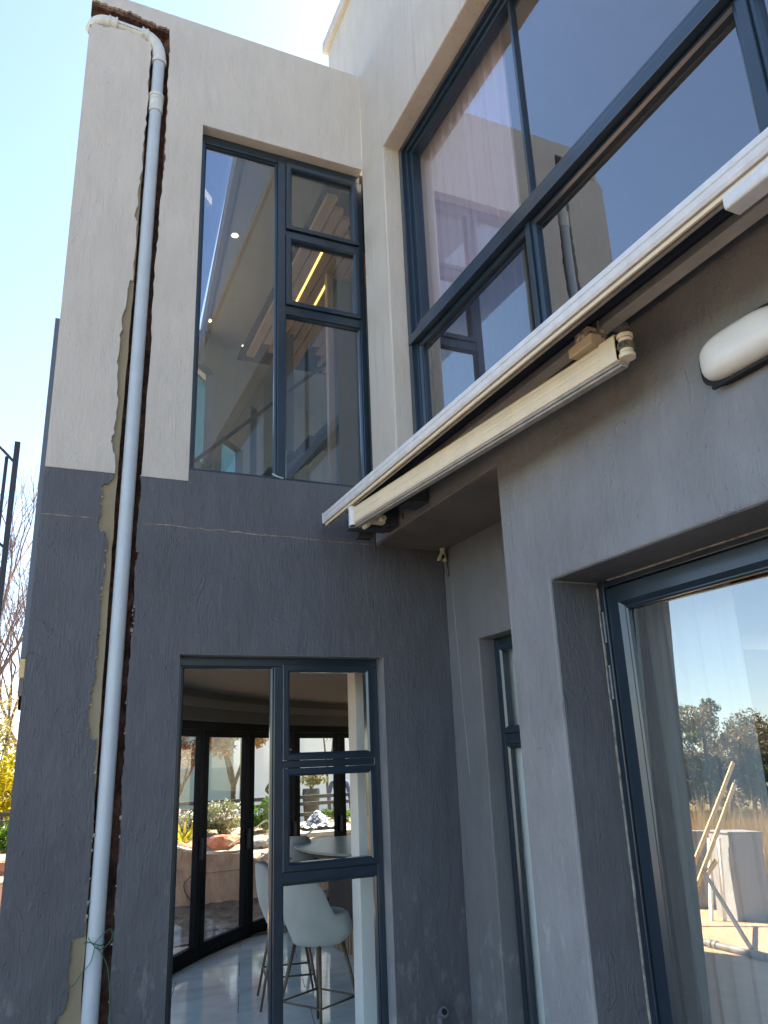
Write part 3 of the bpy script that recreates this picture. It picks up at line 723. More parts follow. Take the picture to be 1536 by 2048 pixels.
# ceiling feature: timber slats with light strips
feat = empty('slatted_ceiling_feature', (2.6, 7.5, 7.2), 'timber slat ceiling panel with two yellow light strips seen through the tall window', 'ceiling feature')
ends = [(9.15, 5.85), (8.75, 6.0), (8.95, 6.1), (9.3, 6.3), (9.0, 6.4), (9.35, 6.6), (8.6, 6.7), (8.8, 6.8), (9.1, 6.9), (9.25, 6.9), (8.9, 6.9)]
for i, (ya, yb) in enumerate(ends):
    x = 2.18 + i * .122; 
    m = MB(); m.add([(x + .0, yb, 7.195), (x + .104, yb, 7.195), (x + .135, ya, 7.195), (x + .031, ya, 7.195), (x, yb, 7.25), (x + .104, yb, 7.25), (x + .135, ya, 7.25), (x + .031, ya, 7.25)],
                    [(0, 1, 2, 3), (4, 7, 6, 5), (0, 4, 5, 1), (1, 5, 6, 2), (2, 6, 7, 3), (3, 7, 4, 0)])
    o = m.build('slat', 'timber', feat); o.location = (-2.6, -7.5, -7.2)
for (x0, y0, x1, y1) in ((2.401, 6.45, 2.44, 7.75), (2.645, 7.15, 2.668, 7.8)):
    m = MB(); m.add([(x0 - .006, y0, 7.188), (x0 + .014, y0, 7.188), (x1 + .014, y1, 7.188), (x1 - .006, y1, 7.188), (x0 - .006, y0, 7.2), (x0 + .014, y0, 7.2), (x1 + .014, y1, 7.2), (x1 - .006, y1, 7.2)],
                    [(0, 1, 2, 3), (0, 4, 5, 1), (2, 6, 7, 3), (1, 5, 6, 2), (3, 7, 4, 0)])
    o = m.build('light_strip', 'led', feat); o.location = (-2.6, -7.5, -7.2)
m = MB(); m.box(2.14, 3.6, 5.8, 9.4, 7.26, 7.30); o = m.build('backing_board', 'black', feat); o.location = (-2.6, -7.5, -7.2)
slab('timber_post', 'post_timber', 2.575, 2.645, 6.98, 7.05, 3.842, 7.18, bevel=.004)
slab('upper_partition', simple('partition_paint', (.10, .13, .17), .5), 2.66, 3.0, 7.06, 7.14, 3.842, 7.17)
slab('upper_partition', simple('partition_paint_grey', (.17, .18, .16), .6), 3.0, 3.6, 7.10, 7.18, 3.842, 7.17)
slab('upper_column', simple('column_paint', (.09, .085, .08), .6), 2.42, 2.62, 8.35, 8.55, 3.842, 7.15)
# stair seen through the lower part of the tall window
st = empty('stair', (2.6, 8, 3.84), 'dark stair flight behind the tall upper window', 'stair')
m = MB(); ang = math.atan2(6.02 - 5.41, 3.22 - 2.58)
Mx = Matrix.Translation((2.9 - 2.6, 0, 5.72 - 3.84)) @ Matrix.Rotation(-ang, 4, 'Y')
m.box(-2.2, 1.1, -.03, .03, -.16, -.02, Mx); m.build('stringer', 'steel', st)
m = MB(); m.box(-2.2, 1.1, -.02, .02, .62, .66, Mx)
m.build('handrail', 'steel', st)
for k in range(9):
    x = 1.4 + k * .24 - 2.6; z = 5.72 + (1.4 + k * .24 - 2.9) * math.tan(ang) - 3.84
    m = MB(); m.box(x - .14, x + .14, .04, .9, z - .03, z); m.build('tread', 'steel', st)
# downlights
for i, (x, y, z, s_) in enumerate(((1.538, 6.981, 7.4, 'near the skylight edge'), (2.20, 9.22, 7.4, 'beside the end of the timber slats'), (1.62, 8.75, 7.4, 'halfway along the upper ceiling'))):
    d_ = empty('downlight', (x, y, z), 'small lit round downlight in the upper ceiling, ' + s_, 'ceiling light', 'downlights in the upper ceiling')
    m = MB(); m.tube([(0, 0, -.012), (0, 0, -.001)], .045, 20); m.build('trim_ring', 'white', d_)
    m = MB(); m.tube([(0, 0, -.017), (0, 0, -.0125)], .03, 16); m.build('lens', 'lamp_on', d_)
# curtains
def curtain(name, x, y0, y1, z0, z1, n, amp, mat, label, group=None):
    m = MB(); k = int((y1 - y0) / .012); hz = 6
    ph = [rnd.uniform(-.6, .6) for _ in range(n + 2)]
    for j in range(hz + 1):
        for i in range(k + 1):
            u = i / k; y = y0 + (y1 - y0) * u
            q = u * n; w = ph[int(q)] * (1 - q % 1) + ph[int(q) + 1] * (q % 1)
            m.v.append((x + amp * math.sin(2 * math.pi * q + w * 2) + amp * .35 * math.sin(5.3 * math.pi * q + w), y, z0 + (z1 - z0) * j / hz))
    for j in range(hz):
        for i in range(k):
            a = j * (k + 1) + i; m.f.append((a, a + 1, a + k + 2, a + k + 1))
    o = m.build(name, mat, None, smooth=True, recalc=False); return tag(o, label, 'curtain', group)
curtain('sheer_curtain', 2.74, 3.62, 4.98, 3.86, 7.2, 12, .03, 'sheer', 'pale lilac sheer curtain hanging in folds behind the large upper window')
curtain('sheer_curtain', 3.02, 2.66, 3.50, .03, 2.98, 7, .02, 'blind', 'pale curtain hanging behind the garden door glass')
curtain('sheer_curtain', 3.175, 3.60, 4.935, .03, 2.80, 10, .010, 'blind', 'pale curtain closing off the narrow recess window')
# bar table -------------------------------------------------------
tb = empty('bar_table', (3.9, 9.05, 0), 'dark bar table with a round ended pale stone top and fluted timber foot', 'table')
def stadium(cx, cy, hx, hy, n=40, p=2.4):
    return [(cx + hx * abs(math.cos(a)) ** (2 / p) * (1 if math.cos(a) >= 0 else -1), cy + hy * abs(math.sin(a)) ** (2 / p) * (1 if math.sin(a) >= 0 else -1)) for a in [2 * math.pi * i / n for i in range(n)]]
m = MB(); m.poly([stadium(0, 0, .98, 1.1)], lambda a, b, d: (a, b, d), 1.055, 1.03); m.build('table_top', 'stone_top', tb)
m = MB(); m.poly([stadium(0, 0, .95, 1.07)], lambda a, b, d: (a, b, d), 1.03, 1.0); m.build('top_edge', 'walnut', tb)
m = MB(); m.poly([stadium(.05, -.05, .66, .75, 30)], lambda a, b, d: (a, b, d), 1.0, .26); m.build('column', 'walnut', tb)
m = MB(); m.poly([stadium(.05, -.05, .60, .69, 30)], lambda a, b, d: (a, b, d), .26, .012); m.build('plinth', 'walnut', tb)
ring = stadium(.05, -.05, .64, .73, 90)
for (a, b) in ring:
    m = MB(); m.tube([(a, b, .012), (a, b, .30)], .015, 6); m.build('flute', 'reed_timber', tb)
# stools ----------------------------------------------------------
def make_stool():
    root = empty('bar_stool', (0, 0, 0))
    # shell: seat pan curling up into arms and a high back (front faces +x)
    m = MB(); nu, nv = 36, 14
    def shell(u, v, off):
        th = -math.pi + 2 * math.pi * u            # 0 = front, +-pi = back
        back = (1 - math.cos(th)) / 2
        bb = min(1, max(0, (back - .55) / .33)); top = .835 + .27 * bb * bb * (3 - 2 * bb) + .015 * back
        rr = .235 - off
        bulge = 1 + .10 * math.sin(v * math.pi)
        z = .64 + off * .6 + (top - .64) * v
        r = rr * (0.80 + .20 * min(1, v * 3)) * bulge
        lean = -.09 * max(0, v - .35) * back
        return (r * 1.02 * math.cos(th) + lean, r * 1.08 * math.sin(th), z)
    def surf(off, name, mat, parent):
        m = MB()
        for j in range(nv + 1):
            for i in range(nu): m.v.append(shell(i / nu, j / nv, off))
        for j in range(nv):
            for i in range(nu):
                a = j * nu + i; b = j * nu + (i + 1) % nu; m.f.append((a, b, b + nu, a + nu))
        m.v.append((0, 0, .635 + off)); c = len(m.v) - 1
        for i in range(nu): m.f.append((c, (i + 1) % nu, i))
        return m
    a = surf(0, '', '', root); b = surf(.03, '', '', root); o = len(a.v)
    a.v += b.v; a.f += [tuple(i + o for i in reversed(f)) for f in b.f]
    t0 = nv * nu
    for i in range(nu): a.f.append((t0 + i, t0 + (i + 1) % nu, o + t0 + (i + 1) % nu, o + t0 + i))
    a.build('shell', 'velvet', root, smooth=True)
    m = MB(); m.poly([[(0.205 * math.cos(t * math.pi / 12), .215 * math.sin(t * math.pi / 12)) for t in range(24)]], lambda p, q, d: (p, q, d), .675, .755); m.build('seat_cushion', 'velvet', root, bevel=.02, seg=3, smooth=True)
    tops, bots = [], []
    for sx in (-1, 1):
        for sy in (-1, 1):
            m = MB(); p0 = (sx * .13, sy * .13, .645); p1 = (sx * .25, sy * .25, .012); m.tube([p0, p1], [.016, .010], 10); m.build('leg', 'brass', root, smooth=True)
    q = .205; z = .245
    for (pa, pb) in (((-q, -q), (q, -q)), ((q, -q), (q, q)), ((q, q), (-q, q)), ((-q, q), (-q, -q))):
        m = MB(); m.tube([(pa[0], pa[1], z), (pb[0], pb[1], z)], .008, 8); m.build('foot_rail', 'brass', root, smooth=True)
    return root
def copy_tree(o, parent=None):
    c = o.copy(); scene.collection.objects.link(c); c.parent = parent
    for ch in list(o.children): copy_tree(ch, c)
    return c
stool = make_stool()
specs = [((2.23, 6.50), 28, 'pale blue grey bar stool nearest the ground floor window'), ((2.27, 7.45), -12, 'pale blue grey bar stool left of the window post, back to the garden doors'),
         ((3.12, 9.95), 70, 'bar stool in shadow at the far end of the bar table'), ((4.75, 10.35), 215, 'bar stool on the far side of the bar table, mostly hidden')]
for i, ((x, y), a, lab) in enumerate(specs):
    s_ = stool if i == 0 else copy_tree(stool)
    s_.location = (x, y, 0); s_.rotation_euler = (0, 0, R(a)); tag(s_, lab, 'bar stool', 'bar stools round the table')

# ================================================================== FITTINGS ON THE WALLS
# downpipe
dp = empty('downpipe', (0, 0, 0), 'grey plastic downpipe set into a rough chase in the wall, white elbows at the top', 'pipe')
PY = AY + .025
xs = lambda z: .459 + .05 * (z - .6) / 7.2 * .9
m = MB(); m.tube([(.459, PY, -.02), (.505, PY, 7.80)], .0490, 28); m.build('pipe', 'pvc', dp, smooth=False); smooth_angle(bpy.data.objects['pipe'])
def ell(c0, c1, c2, r, n=9):
    return [(Vector(c0) * (1 - t) ** 2 + Vector(c1) * 2 * t * (1 - t) + Vector(c2) * t * t) for t in [i / n for i in range(n + 1)]]
m = MB(); m.tube(ell((.5055, PY, 7.76), (.508, PY, 7.985), (.36, PY, 7.995), .055), .056, 24)
m.tube([(.505, PY, 7.735), (.5055, PY, 7.775)], .0605, 24); m.tube([(.40, PY, 7.995), (.345, PY, 7.998)], .0585, 24); m.tube([(.36, PY, 7.997), (.345, PY, 7.998)], .066, 24); m.tube([(.40, PY, 7.995), (.388, PY, 7.995)], .064, 24)
o = m.build('elbow', 'pvc_white', dp); smooth_angle(o)
m = MB(); m.tube([(.36, PY, 7.998), (.12, PY, 8.012)], .0475, 24); o = m.build('pipe_run', 'pvc_white', dp); smooth_angle(o)
m = MB(); m.tube([(.145, PY, 8.01), (.075, PY, 8.014)], .0585, 24); m.tube([(.145, PY, 8.01), (.130, PY, 8.011)], .066, 24); m.tube([(.088, PY, 8.013), (.075, PY, 8.014)], .064, 24)
m.tube(ell((.09, PY, 8.013), (-.028, PY, 8.02), (-.045, PY + .14, 8.022), .055), .055, 24)
o = m.build('elbow', 'pvc_white', dp); smooth_angle(o)
zc = 7.30; xc = .459 + (.505 - .459) * zc / 7.8
m = MB(); m.tube([(xc - .0007, PY, zc - .09), (xc + .0007, PY, zc + .085)], .0575, 24); m.tube([(xc, PY, zc + .06), (xc, PY, zc + .085)], .0635, 24); m.tube([(xc, PY, zc + .025), (xc, PY, zc + .035)], .061, 24)
o = m.build('coupling', 'pvc_white', dp); smooth_angle(o)
# worn ink marks of the printed line on the horizontal run (too worn to read)
m = MB(); ri = random.Random(4)
for (f0, f1) in ((.06, .215), (.25, .35), (.385, .45), (.49, .70), (.74, .82), (.86, .91), (.95, .98)):
    f = f0
    while f < f1:
        x = .135 + .215 * f; w = .0022; z = 8.003 - .0583 * (x - .36) / 1 - .016; h = ri.uniform(.004, .0065)
        m.box(x, x + w, PY - .0470, PY - .0420, z - h, z + h * ri.uniform(.3, 1)); f += .021
m.build('pipe_print', 'ink', dp)['kind'] = 'stuff'
# green twine
pts = []
zt = 1.02; xc = .462
for i in range(26):
    a = 2 * math.pi * i / 25; pts.append((xc + .058 * math.cos(a), PY + .058 * math.sin(a), zt + .012 * math.sin(a * 2)))
m = MB(); m.tube(pts, .0028, 6)
def spl(pl, n=8):
    out = []; P_ = [Vector(p) for p in pl]; P_ = [P_[0]] + P_ + [P_[-1]]
    for i in range(1, len(P_) - 2):
        for k in range(n):
            t = k / n; a, b, c, d = P_[i - 1:i + 3]
            out.append(.5 * ((2 * b) + (-a + c) * t + (2 * a - 5 * b + 4 * c - d) * t * t + (-a + 3 * b - 3 * c + d) * t ** 3))
    return out + [P_[-1]]
m.tube(spl([(.45, PY - .06, 1.02), (.50, PY - .07, 1.07), (.545, PY - .05, 1.09), (.55, PY - .045, 1.03), (.49, PY - .065, .99), (.44, PY - .062, 1.03), (.42, PY - .06, 1.06)]), .0026, 6)
m.tube(spl([(.46, PY - .06, 1.01), (.44, PY - .07, .93), (.40, PY - .05, .88), (.36, PY - .04, .82), (.31, PY - .035, .80), (.295, PY - .035, .77)]), .0026, 6)
m.tube(spl([(.47, PY - .06, 1.01), (.535, PY - .055, .9), (.56, PY - .04, .75), (.575, PY - .04, .55), (.58, PY - .04, .3)]), .0026, 6)
tag(m.build('twine', 'twine', None, smooth=True), 'green twine knotted round the downpipe with loose ends', 'twine')

# awning
aw = empty('awning', (2.3, 3.5, 3.7), 'folded arm awning with a white front bar mounted over the garden door', 'awning')
def loc(o): o.location = (-2.3, -3.5, -3.7); return o
def extr(prof, pa, pb, name, mat, bevel=.0, parent=None, smooth=False):
    """profile (x offset, z) swept along a straight line from pa=(x,y,z) to pb"""
    m = MB(); n = len(prof); pa, pb = Vector(pa), Vector(pb)
    for p in (pa, pb):
        for (a, b) in prof: m.v.append((p.x + a, p.y, p.z + b))
    for i in range(n): m.f.append((i, (i + 1) % n, n + (i + 1) % n, n + i))
    m.f.append(tuple(range(n))[::-1]); m.f.append(tuple(range(n, 2 * n)))
    o = m.build(name, mat, parent or aw, bevel=bevel); return loc(o) if (parent is None or parent is aw) else o
FY0, FY1 = 5.19, -3.2
extr([(.0, -.006), (-.007, .006), (-.009, .026), (-.004, .030), (-.004, .034), (-.009, .038), (-.007, .064), (.006, .076), (.05, .078), (.05, -.004)], (1.856, FY1, 3.680), (1.856, FY0, 3.680), 'front_bar', 'white_alu')
extr([(.004, 0), (.004, .006), (.05, .006), (.05, 0)], (1.856, FY1, 3.672), (1.856, FY0, 3.672), 'front_bar_underside', 'grey_alu')
extr([(.0, 0), (.0, .018), (.012, .018), (.012, 0)], (1.868, FY1, 3.655), (1.868, FY0, 3.655), 'front_bar_lip', 'cream_alu', .002)
extr([(.0, 0), (.0, .014), (.012, .014), (.012, 0)], (1.892, FY1, 3.653), (1.892, FY0, 3.653), 'front_bar_lip', 'grey_alu', .002)
m = MB(); m.box(1.846, 1.91, FY0, FY0 + .006, 3.672, 3.752); loc(m.build('end_cap', 'white_alu', aw, bevel=.003))
# rolled fabric and hood behind the front bar
m = MB(); m.tube([(2.03, FY1, 3.80), (2.03, 5.12, 3.80)], .055, 20); loc(m.build('fabric_roll', 'fabric', aw, smooth=True))
m = MB(); m.add([(1.90, FY1, 3.73), (1.90, 5.14, 3.73), (2.3575, 5.14, 3.90), (2.3575, FY1, 3.90), (1.90, FY1, 3.742), (1.90, 5.14, 3.742), (2.3575, 5.14, 3.912), (2.3575, FY1, 3.912)], [(0, 1, 2, 3), (4, 7, 6, 5), (0, 4, 5, 1), (1, 5, 6, 2), (2, 6, 7, 3), (3, 7, 4, 0)])
loc(m.build('fabric_cover', 'fabric', aw))
# square torsion bar
m = MB(); m.box(2.17, 2.24, FY1, 5.0, 3.792, 3.84); loc(m.build('torsion_bar', 'bar_alu', aw, bevel=.004))
for y in (2.42, 4.9, -1.0):
    m = MB(); m.box(2.16, 2.355, y - .03, y + .03, 3.842, 3.87); m.box(2.155, 2.169, y - .045, y + .03, 3.77, 3.875); m.box(2.11, 2.20, y - .05, y + .05, 3.75, 3.765); m.box(2.11, 2.122, y - .05, y + .05, 3.70, 3.765)
    m.tube([(2.10, y, 3.735), (2.128, y, 3.735)], .014, 12)
    loc(m.build('wall_bracket', 'grey_alu', aw, bevel=.003))
m = MB(); m.box(2.085, 2.20, 2.385, 2.455, 3.715, 3.795); m.tube([(2.075, 2.42, 3.75), (2.10, 2.42, 3.75)], .018, 14); m.box(2.06, 2.12, 2.32, 2.48, 3.668, 3.716); loc(m.build('arm_bracket', 'cream_alu', aw, bevel=.005))
# folded arm
AA, AB = Vector((1.895, 4.70, 3.533)), Vector((2.085, 2.205, 3.528))
prof = [(.0, .0), (-.006, .012), (-.006, .040), (-.002, .046), (-.002, .052), (-.006, .058), (-.006, .082), (-.002, .088), (-.004, .104), (.004, .114), (.06, .114), (.06, .0)]
extr(prof, AB, AA, 'folding_arm', 'cream_alu')
extr([(.004, -.014), (.004, .0), (.058, .0), (.058, -.014)], AB, AA, 'arm_underside', 'grey_alu', .002)
extr([(.014, -.026), (.014, -.014), (.05, -.014), (.05, -.026)], AB, AA, 'arm_underside', 'grey_alu', .002)
# knuckle with raised letters
d_ = (AB - AA).normalized()
extr([(-.009, -.004), (-.009, .112), (.0, .12), (.064, .12), (.064, -.004)], AB, AB - d_ * .09, 'arm_sleeve', 'cream_alu', .004)
kn = MB()
for k, (z, h, r) in enumerate(((3.538, .018, .034), (3.560, .016, .028), (3.581, .026, .034), (3.609, .014, .028), (3.627, .018, .034))):
    c = AB + d_ * .022 + Vector((.03, 0, 0)); kn.tube([(c.x, c.y, z - h / 2), (c.x, c.y, z + h / 2)], r, 22)
o = kn.build('elbow_knuckle', 'cream_alu', aw); smooth_angle(o); loc(o)
m = MB(); c = AB + d_ * .022 + Vector((.03, 0, 0)); m.tube([(c.x, c.y, 3.567), (c.x, c.y, 3.595)], .0352, 22); o = m.build('knuckle_badge', simple('badge_olive', (.18, .15, .09), .5), aw); smooth_angle(o); loc(o)
tx = bpy.data.curves.new('knuckle_lettering', 'FONT'); tx.body = 'IER'; tx.size = .030; tx.extrude = .0012; tx.align_x = 'CENTER'; tx.materials.append(M['ink'])
to = bpy.data.objects.new('knuckle_lettering', tx); scene.collection.objects.link(to); to.parent = aw
to.location = (c.x - .031 - 2.3, c.y - .018 - 3.5, 3.571 - 3.7); to.rotation_euler = (R(90), 0, R(-60)); to_mesh_text(to)
# front end joint of the arm
m = MB(); m.tube([(1.90, 4.715, 3.52), (1.90, 4.715, 3.66)], .03, 16); m.box(1.885, 1.93, 4.70, 4.76, 3.52, 3.55); m.tube([(1.895, 4.74, 3.655), (1.88, 4.78, 3.675)], .016, 10)
o = m.build('front_joint', 'white_alu', aw); loc(o)
# shoulder end near the inner corner
M['shoulder'] = simple('shoulder_paint', (.05, .052, .055), .5)
for bx in ((2.24, 2.355, 4.95, 5.12, 3.62, 3.80), (2.20, 2.34, 4.44, 4.62, 3.64, 3.79)):
    m = MB(); m.box(*bx); loc(m.build('shoulder_block', 'shoulder', aw, bevel=.006))
m = MB(); m.box(2.02, 2.2, 4.84, 4.90, 3.60, 3.66); m.tube([(2.06, 4.83, 3.58), (2.06, 4.91, 3.58)], .02, 12); m.tube([(2.15, 4.75, 3.61), (2.15, 4.80, 3.61)], .022, 12); loc(m.build('shoulder_joint', 'cream_alu', aw, bevel=.004))
m = MB(); m.tube([(2.29, 5.25, 3.66), (2.29, 5.25, 3.50)], .008, 8); m.tube([(2.27, 4.7, 3.64), (2.27, 4.7, 3.60)], .012, 8); loc(m.build('fixing_bolt', simple('rusty_bolt', (.10, .06, .04), .7), aw))
for (bx0, bx1, by0, by1, bz0, bz1) in ((1.96, 2.10, 4.90, 5.0, 3.565, 3.64), (2.08, 2.30, 4.98, 5.09, 3.60, 3.70), (2.12, 2.24, 5.16, 5.24, 3.58, 3.66)):
    m = MB(); m.box(bx0, bx1, by0, by1, bz0, bz1); m.tube([(bx0 - .006, (by0 + by1) / 2, (bz0 + bz1) / 2), (bx0 + .01, (by0 + by1) / 2, (bz0 + bz1) / 2)], .018, 12); loc(m.build('mounting_bracket', 'shoulder', aw, bevel=.005))
m = MB(); m.box(1.98, 2.0, 4.86, 4.90, 3.60, 3.66); m.tube([(1.93, 4.86, 3.60), (1.99, 4.86, 3.60)], .012, 8); loc(m.build('clip', 'cream_alu', aw, bevel=.003))
# second small hood end at the right
m = MB(); n = 10
prof = [(1.842, 3.588), (1.838, 3.60), (1.838, 3.636), (1.846, 3.645), (1.905, 3.645), (1.905, 3.585)]
m.poly([prof], lambda a, b, d: (a, d, b), 1.40, -2.5); loc(m.build('crank_cover', 'white_alu', aw, bevel=.012, seg=3))

# wall lamp
lp = empty('wall_light', (BX, 1.80, 3.43), 'white oval bulkhead wall light with a black rim above the door', 'wall light')
def dome(hy, hz, dx, n=36, r=10, p=3.2, pd=.55):
    m = MB()
    for j in range(r + 1):
        t = j / r * math.pi / 2; s_ = math.cos(t) ** pd; x = -dx * math.sin(t)
        for i in range(n):
            a = 2 * math.pi * i / n
            ca_, sa_ = math.cos(a), math.sin(a)
            m.v.append((x, hy * s_ * abs(ca_) ** (2 / p) * (1 if ca_ >= 0 else -1), hz * s_ * abs(sa_) ** (2 / p) * (1 if sa_ >= 0 else -1)))
    for j in range(r):
        for i in range(n):
            a = j * n + i; b = j * n + (i + 1) % n; m.f.append((a, b, b + n, a + n))
    return m
o = dome(.205, .092, .085).build('diffuser', 'opal', lp, smooth=True); o.location = (-.02, 0, 0)
m = MB(); pts = stadium(0, 0, .222, .108, 44, 3.4); m.poly([pts], lambda a, b, d: (d, a, b), -.03, .0); m.build('rim', 'black', lp, bevel=.006)
m = MB(); m.box(-.045, -.028, -.17, .17, -.112, -.097); m.build('clip', 'black', lp, bevel=.003)

# broken sensor light at the recess corner
sl = empty('sensor_light', (2.93, 5.37, 3.56), 'small cream sensor housing hanging open under the soffit with loose wires', 'sensor')
m = MB(); m.box(-.005, .022, -.05, .02, -.06, .02); m.build('base_plate', simple('sensor_grey', (.16, .15, .13), .6), sl, bevel=.003)
for s_ in (-1, 1):
    m = MB(); Mx = Matrix.Translation((-.025, -.06, 0)) @ Matrix.Rotation(R(20 * s_ + 8), 4, 'Y')
    m.box(-.009, .009, -.02, .02, -.085, .03, Mx); o = m.build('cover_half', simple('sensor_cream', (.55, .52, .36), .5), sl, bevel=.004)
m = MB(); m.tube([(-.03, -.06, -.02), (-.03, -.075, -.06)], .018, 10); m.build('lens', 'black', sl)
m = MB()
m.tube(spl([(0, -.05, -.03), (-.03, -.06, -.10), (-.015, -.06, -.16), (.015, -.055, -.20), (.03, -.05, -.15), (.012, -.05, -.07)]), .0022, 5)
m.tube(spl([(0, -.05, -.03), (-.012, -.05, -.12), (.0, -.045, -.17), (.018, -.045, -.12), (.02, -.03, -.04)]), .002, 5)
m.build('loose_wire', 'wire', sl)
# painted-over cable on the recess wall
m = MB(); m.tube(spl([(2.958, 5.275, 3.30), (2.958, 5.262, 2.9), (2.958, 5.24, 2.5), (2.958, 5.215, 2.1), (2.958, 5.203, 1.86)]), .0035, 6)
tag(m.build('wall_cable', simple('painted_cable', (.30, .30, .29), .6), None, smooth=True), 'thin pale cable stuck down the recess wall', 'cable')
# capped pipe stub
m = MB(); m.tube(spl([(2.68, 5.33, .05), (2.68, 5.33, .30), (2.682, 5.325, .345), (2.682, 5.29, .372)]), .024, 16); o = m.build('pipe_stub', simple('painted_stub', (.12, .12, .14), .5), None)
smooth_angle(o); tag(o, 'short charcoal painted pipe stub with an open elbow in the corner', 'pipe')
m = MB(); m.tube([(2.682, 5.302, .362), (2.682, 5.270, .378)], .033, 18); m.build('elbow_collar', simple('stub_collar', (.14, .14, .16), .45), o, bevel=.003)
m = MB(); m.tube([(2.682, 5.2695, .3783), (2.682, 5.2685, .3788)], .020, 16); m.build('bore', 'black', o)
# drip marks on paint beside the lower window
# ================================================================== OUTSIDE OBJECTS
# steel frame at the left edge
sf = empty('scaffold', (-.36, 7, 0), 'tall dark steel post frame at the left edge of the picture', 'scaffold')
m = MB(); m.box(.015, .06, -.03, .03, 0, 4.75); m.build('post', 'steel', sf, bevel=.004)
m = MB(); m.box(-.05, -.022, .02, .045, 0.0, 4.62); m.build('post', 'steel', sf, bevel=.003)
m = MB(); m.tube([(-.85, .0, 5.46), (.04, -.02, 4.545)], .012, 8); m.build('brace', 'steel', sf)
for z in (3.80, 2.9): 
    m = MB(); m.tube([(-.85, .0, z + .75), (.04, -.02, z - .02)], .012, 8); m.build('brace', 'steel', sf)
m = MB(); m.box(-.9, -.86, -.03, .03, 0, 5.5); m.build('post', 'steel', sf, bevel=.004)
# retaining wall
m = MB(); n = 70
for i in range(n + 1):
    x = -3.0 + 14 * i / n; top = .60 + .28 * math.exp(-((x - 1.7) / 1.3) ** 2) - .12 * (1 if x > 3 else 0) * min(1, (x - 3)) + .03 * math.sin(x * 7)
    if x < 1: top = .66 + .02 * math.sin(x * 9)
    for (y, z) in ((12.08, -.02), (12.12, top * .5), (12.16, top), (12.42, top + .02), (12.5, -.1)): m.v.append((x, y + rnd.uniform(-.012, .012), z))
for i in range(n):
    for q in range(4): a = i * 5 + q; m.f.append((a, a + 1, a + 6, a + 5))
tag(m.build('retaining_wall', 'retain', None, smooth=False), 'peach coloured bare retaining wall below the garden', 'wall')
# flat concrete kerb slabs further up
m = MB(); m.box(3.9, 7.5, 13.45, 13.75, .70, .84); tag(m.build('concrete_kerb', 'concrete', None, bevel=.02), 'pale concrete kerb running below the heap of cloth', 'kerb')
# rocks
def rock(x, y, z, s, mat, label, seed):
    r_ = random.Random(seed); bm = bmesh.new(); bmesh.ops.create_icosphere(bm, subdivisions=3, radius=1)
    for v in bm.verts:
        n_ = 1 + .22 * math.sin(v.co.x * 3 + seed) * math.cos(v.co.y * 4 + seed) + r_.uniform(-.05, .05)
        v.co = Vector((v.co.x * s[0], v.co.y * s[1], v.co.z * s[2])) * n_
    me = bpy.data.meshes.new('rock'); bm.to_mesh(me); bm.free(); me.materials.append(M[mat])
    o = bpy.data.objects.new('rock', me); scene.collection.objects.link(o); o.location = (x, y, z); tag(o, label, 'rock')
rock(2.95, 13.3, .80, (.30, .2, .13), 'redrock', 'red rock under the white flowering bush', 2)
rock(2.25, 13.1, .74, (.22, .2, .13), 'redrock', 'red rock beside the spiky plant', 5)
rock(-.15, 12.9, .74, (.22, .2, .10), 'redrock', 'red rock at the left end of the retaining wall', 8)
rock(3.65, 13.2, .77, (.28, .2, .08), 'concrete', 'pale rock under the green bush', 9)
# hoses
for k, (pl, lab) in enumerate((([(3.0, 13.0, .78), (3.3, 12.9, .95), (3.55, 12.8, 1.12), (3.65, 12.85, .95), (3.55, 12.8, .8), (3.75, 12.7, .9), (3.9, 12.8, 1.2), (3.85, 12.9, 1.25), (3.75, 12.85, .9), (4.05, 12.8, .82), (4.4, 12.9, .95)], 'pale hose looping over the bank in front of the green bush'),
                 ([(1.75, 12.3, .98), (2.0, 12.2, .92), (2.25, 12.1, .84), (2.6, 12.0, .8), (2.9, 12.1, .78), (3.3, 12.3, .80)], 'pale hose trailing along the top of the retaining wall'))):
    m = MB(); m.tube(spl(pl), .014, 6); tag(m.build('hose', 'hose', None, smooth=True), lab, 'hose')
m = MB(); m.tube(spl([(2.35, 12.08, .76), (2.28, 12.04, .55), (2.16, 12.04, .42), (2.22, 12.03, .25), (2.4, 12.02, .12), (2.6, 11.9, .05)]), .007, 5)
tag(m.build('cable', 'wire', None, smooth=True), 'black cable hanging down the retaining wall', 'cable')
m = MB(); m.tube(spl([(2.05, 12.06, .80), (1.98, 12.04, .5), (1.85, 12.03, .25), (1.75, 12.0, .05)]), .009, 5)
tag(m.build('cable', 'wire', None, smooth=True), 'thick black cable down the left of the retaining wall', 'cable')
# cloth heap
bm = bmesh.new(); bmesh.ops.create_grid(bm, x_segments=40, y_segments=24, size=1)
for v in bm.verts:
    x, y = v.co.x, v.co.y; h = .26 * math.exp(-((x + .25) / .45) ** 2 - (y / .6) ** 2) + .03 * math.sin(x * 14 + y * 7) * math.cos(y * 9 - x * 5)
    v.co = Vector((x * .42 + .03 * math.sin(y * 8), y * .3, max(0.0, h)))
me = bpy.data.meshes.new('cloth_heap'); bm.to_mesh(me); bm.free(); me.materials.append(M['tarp'])
for p in me.polygons: p.use_smooth = True
o = bpy.data.objects.new('cloth_heap', me); scene.collection.objects.link(o); o.location = (4.98, 14.2, .87); tag(o, 'crumpled blue and white cloth heap in the garden', 'cloth')
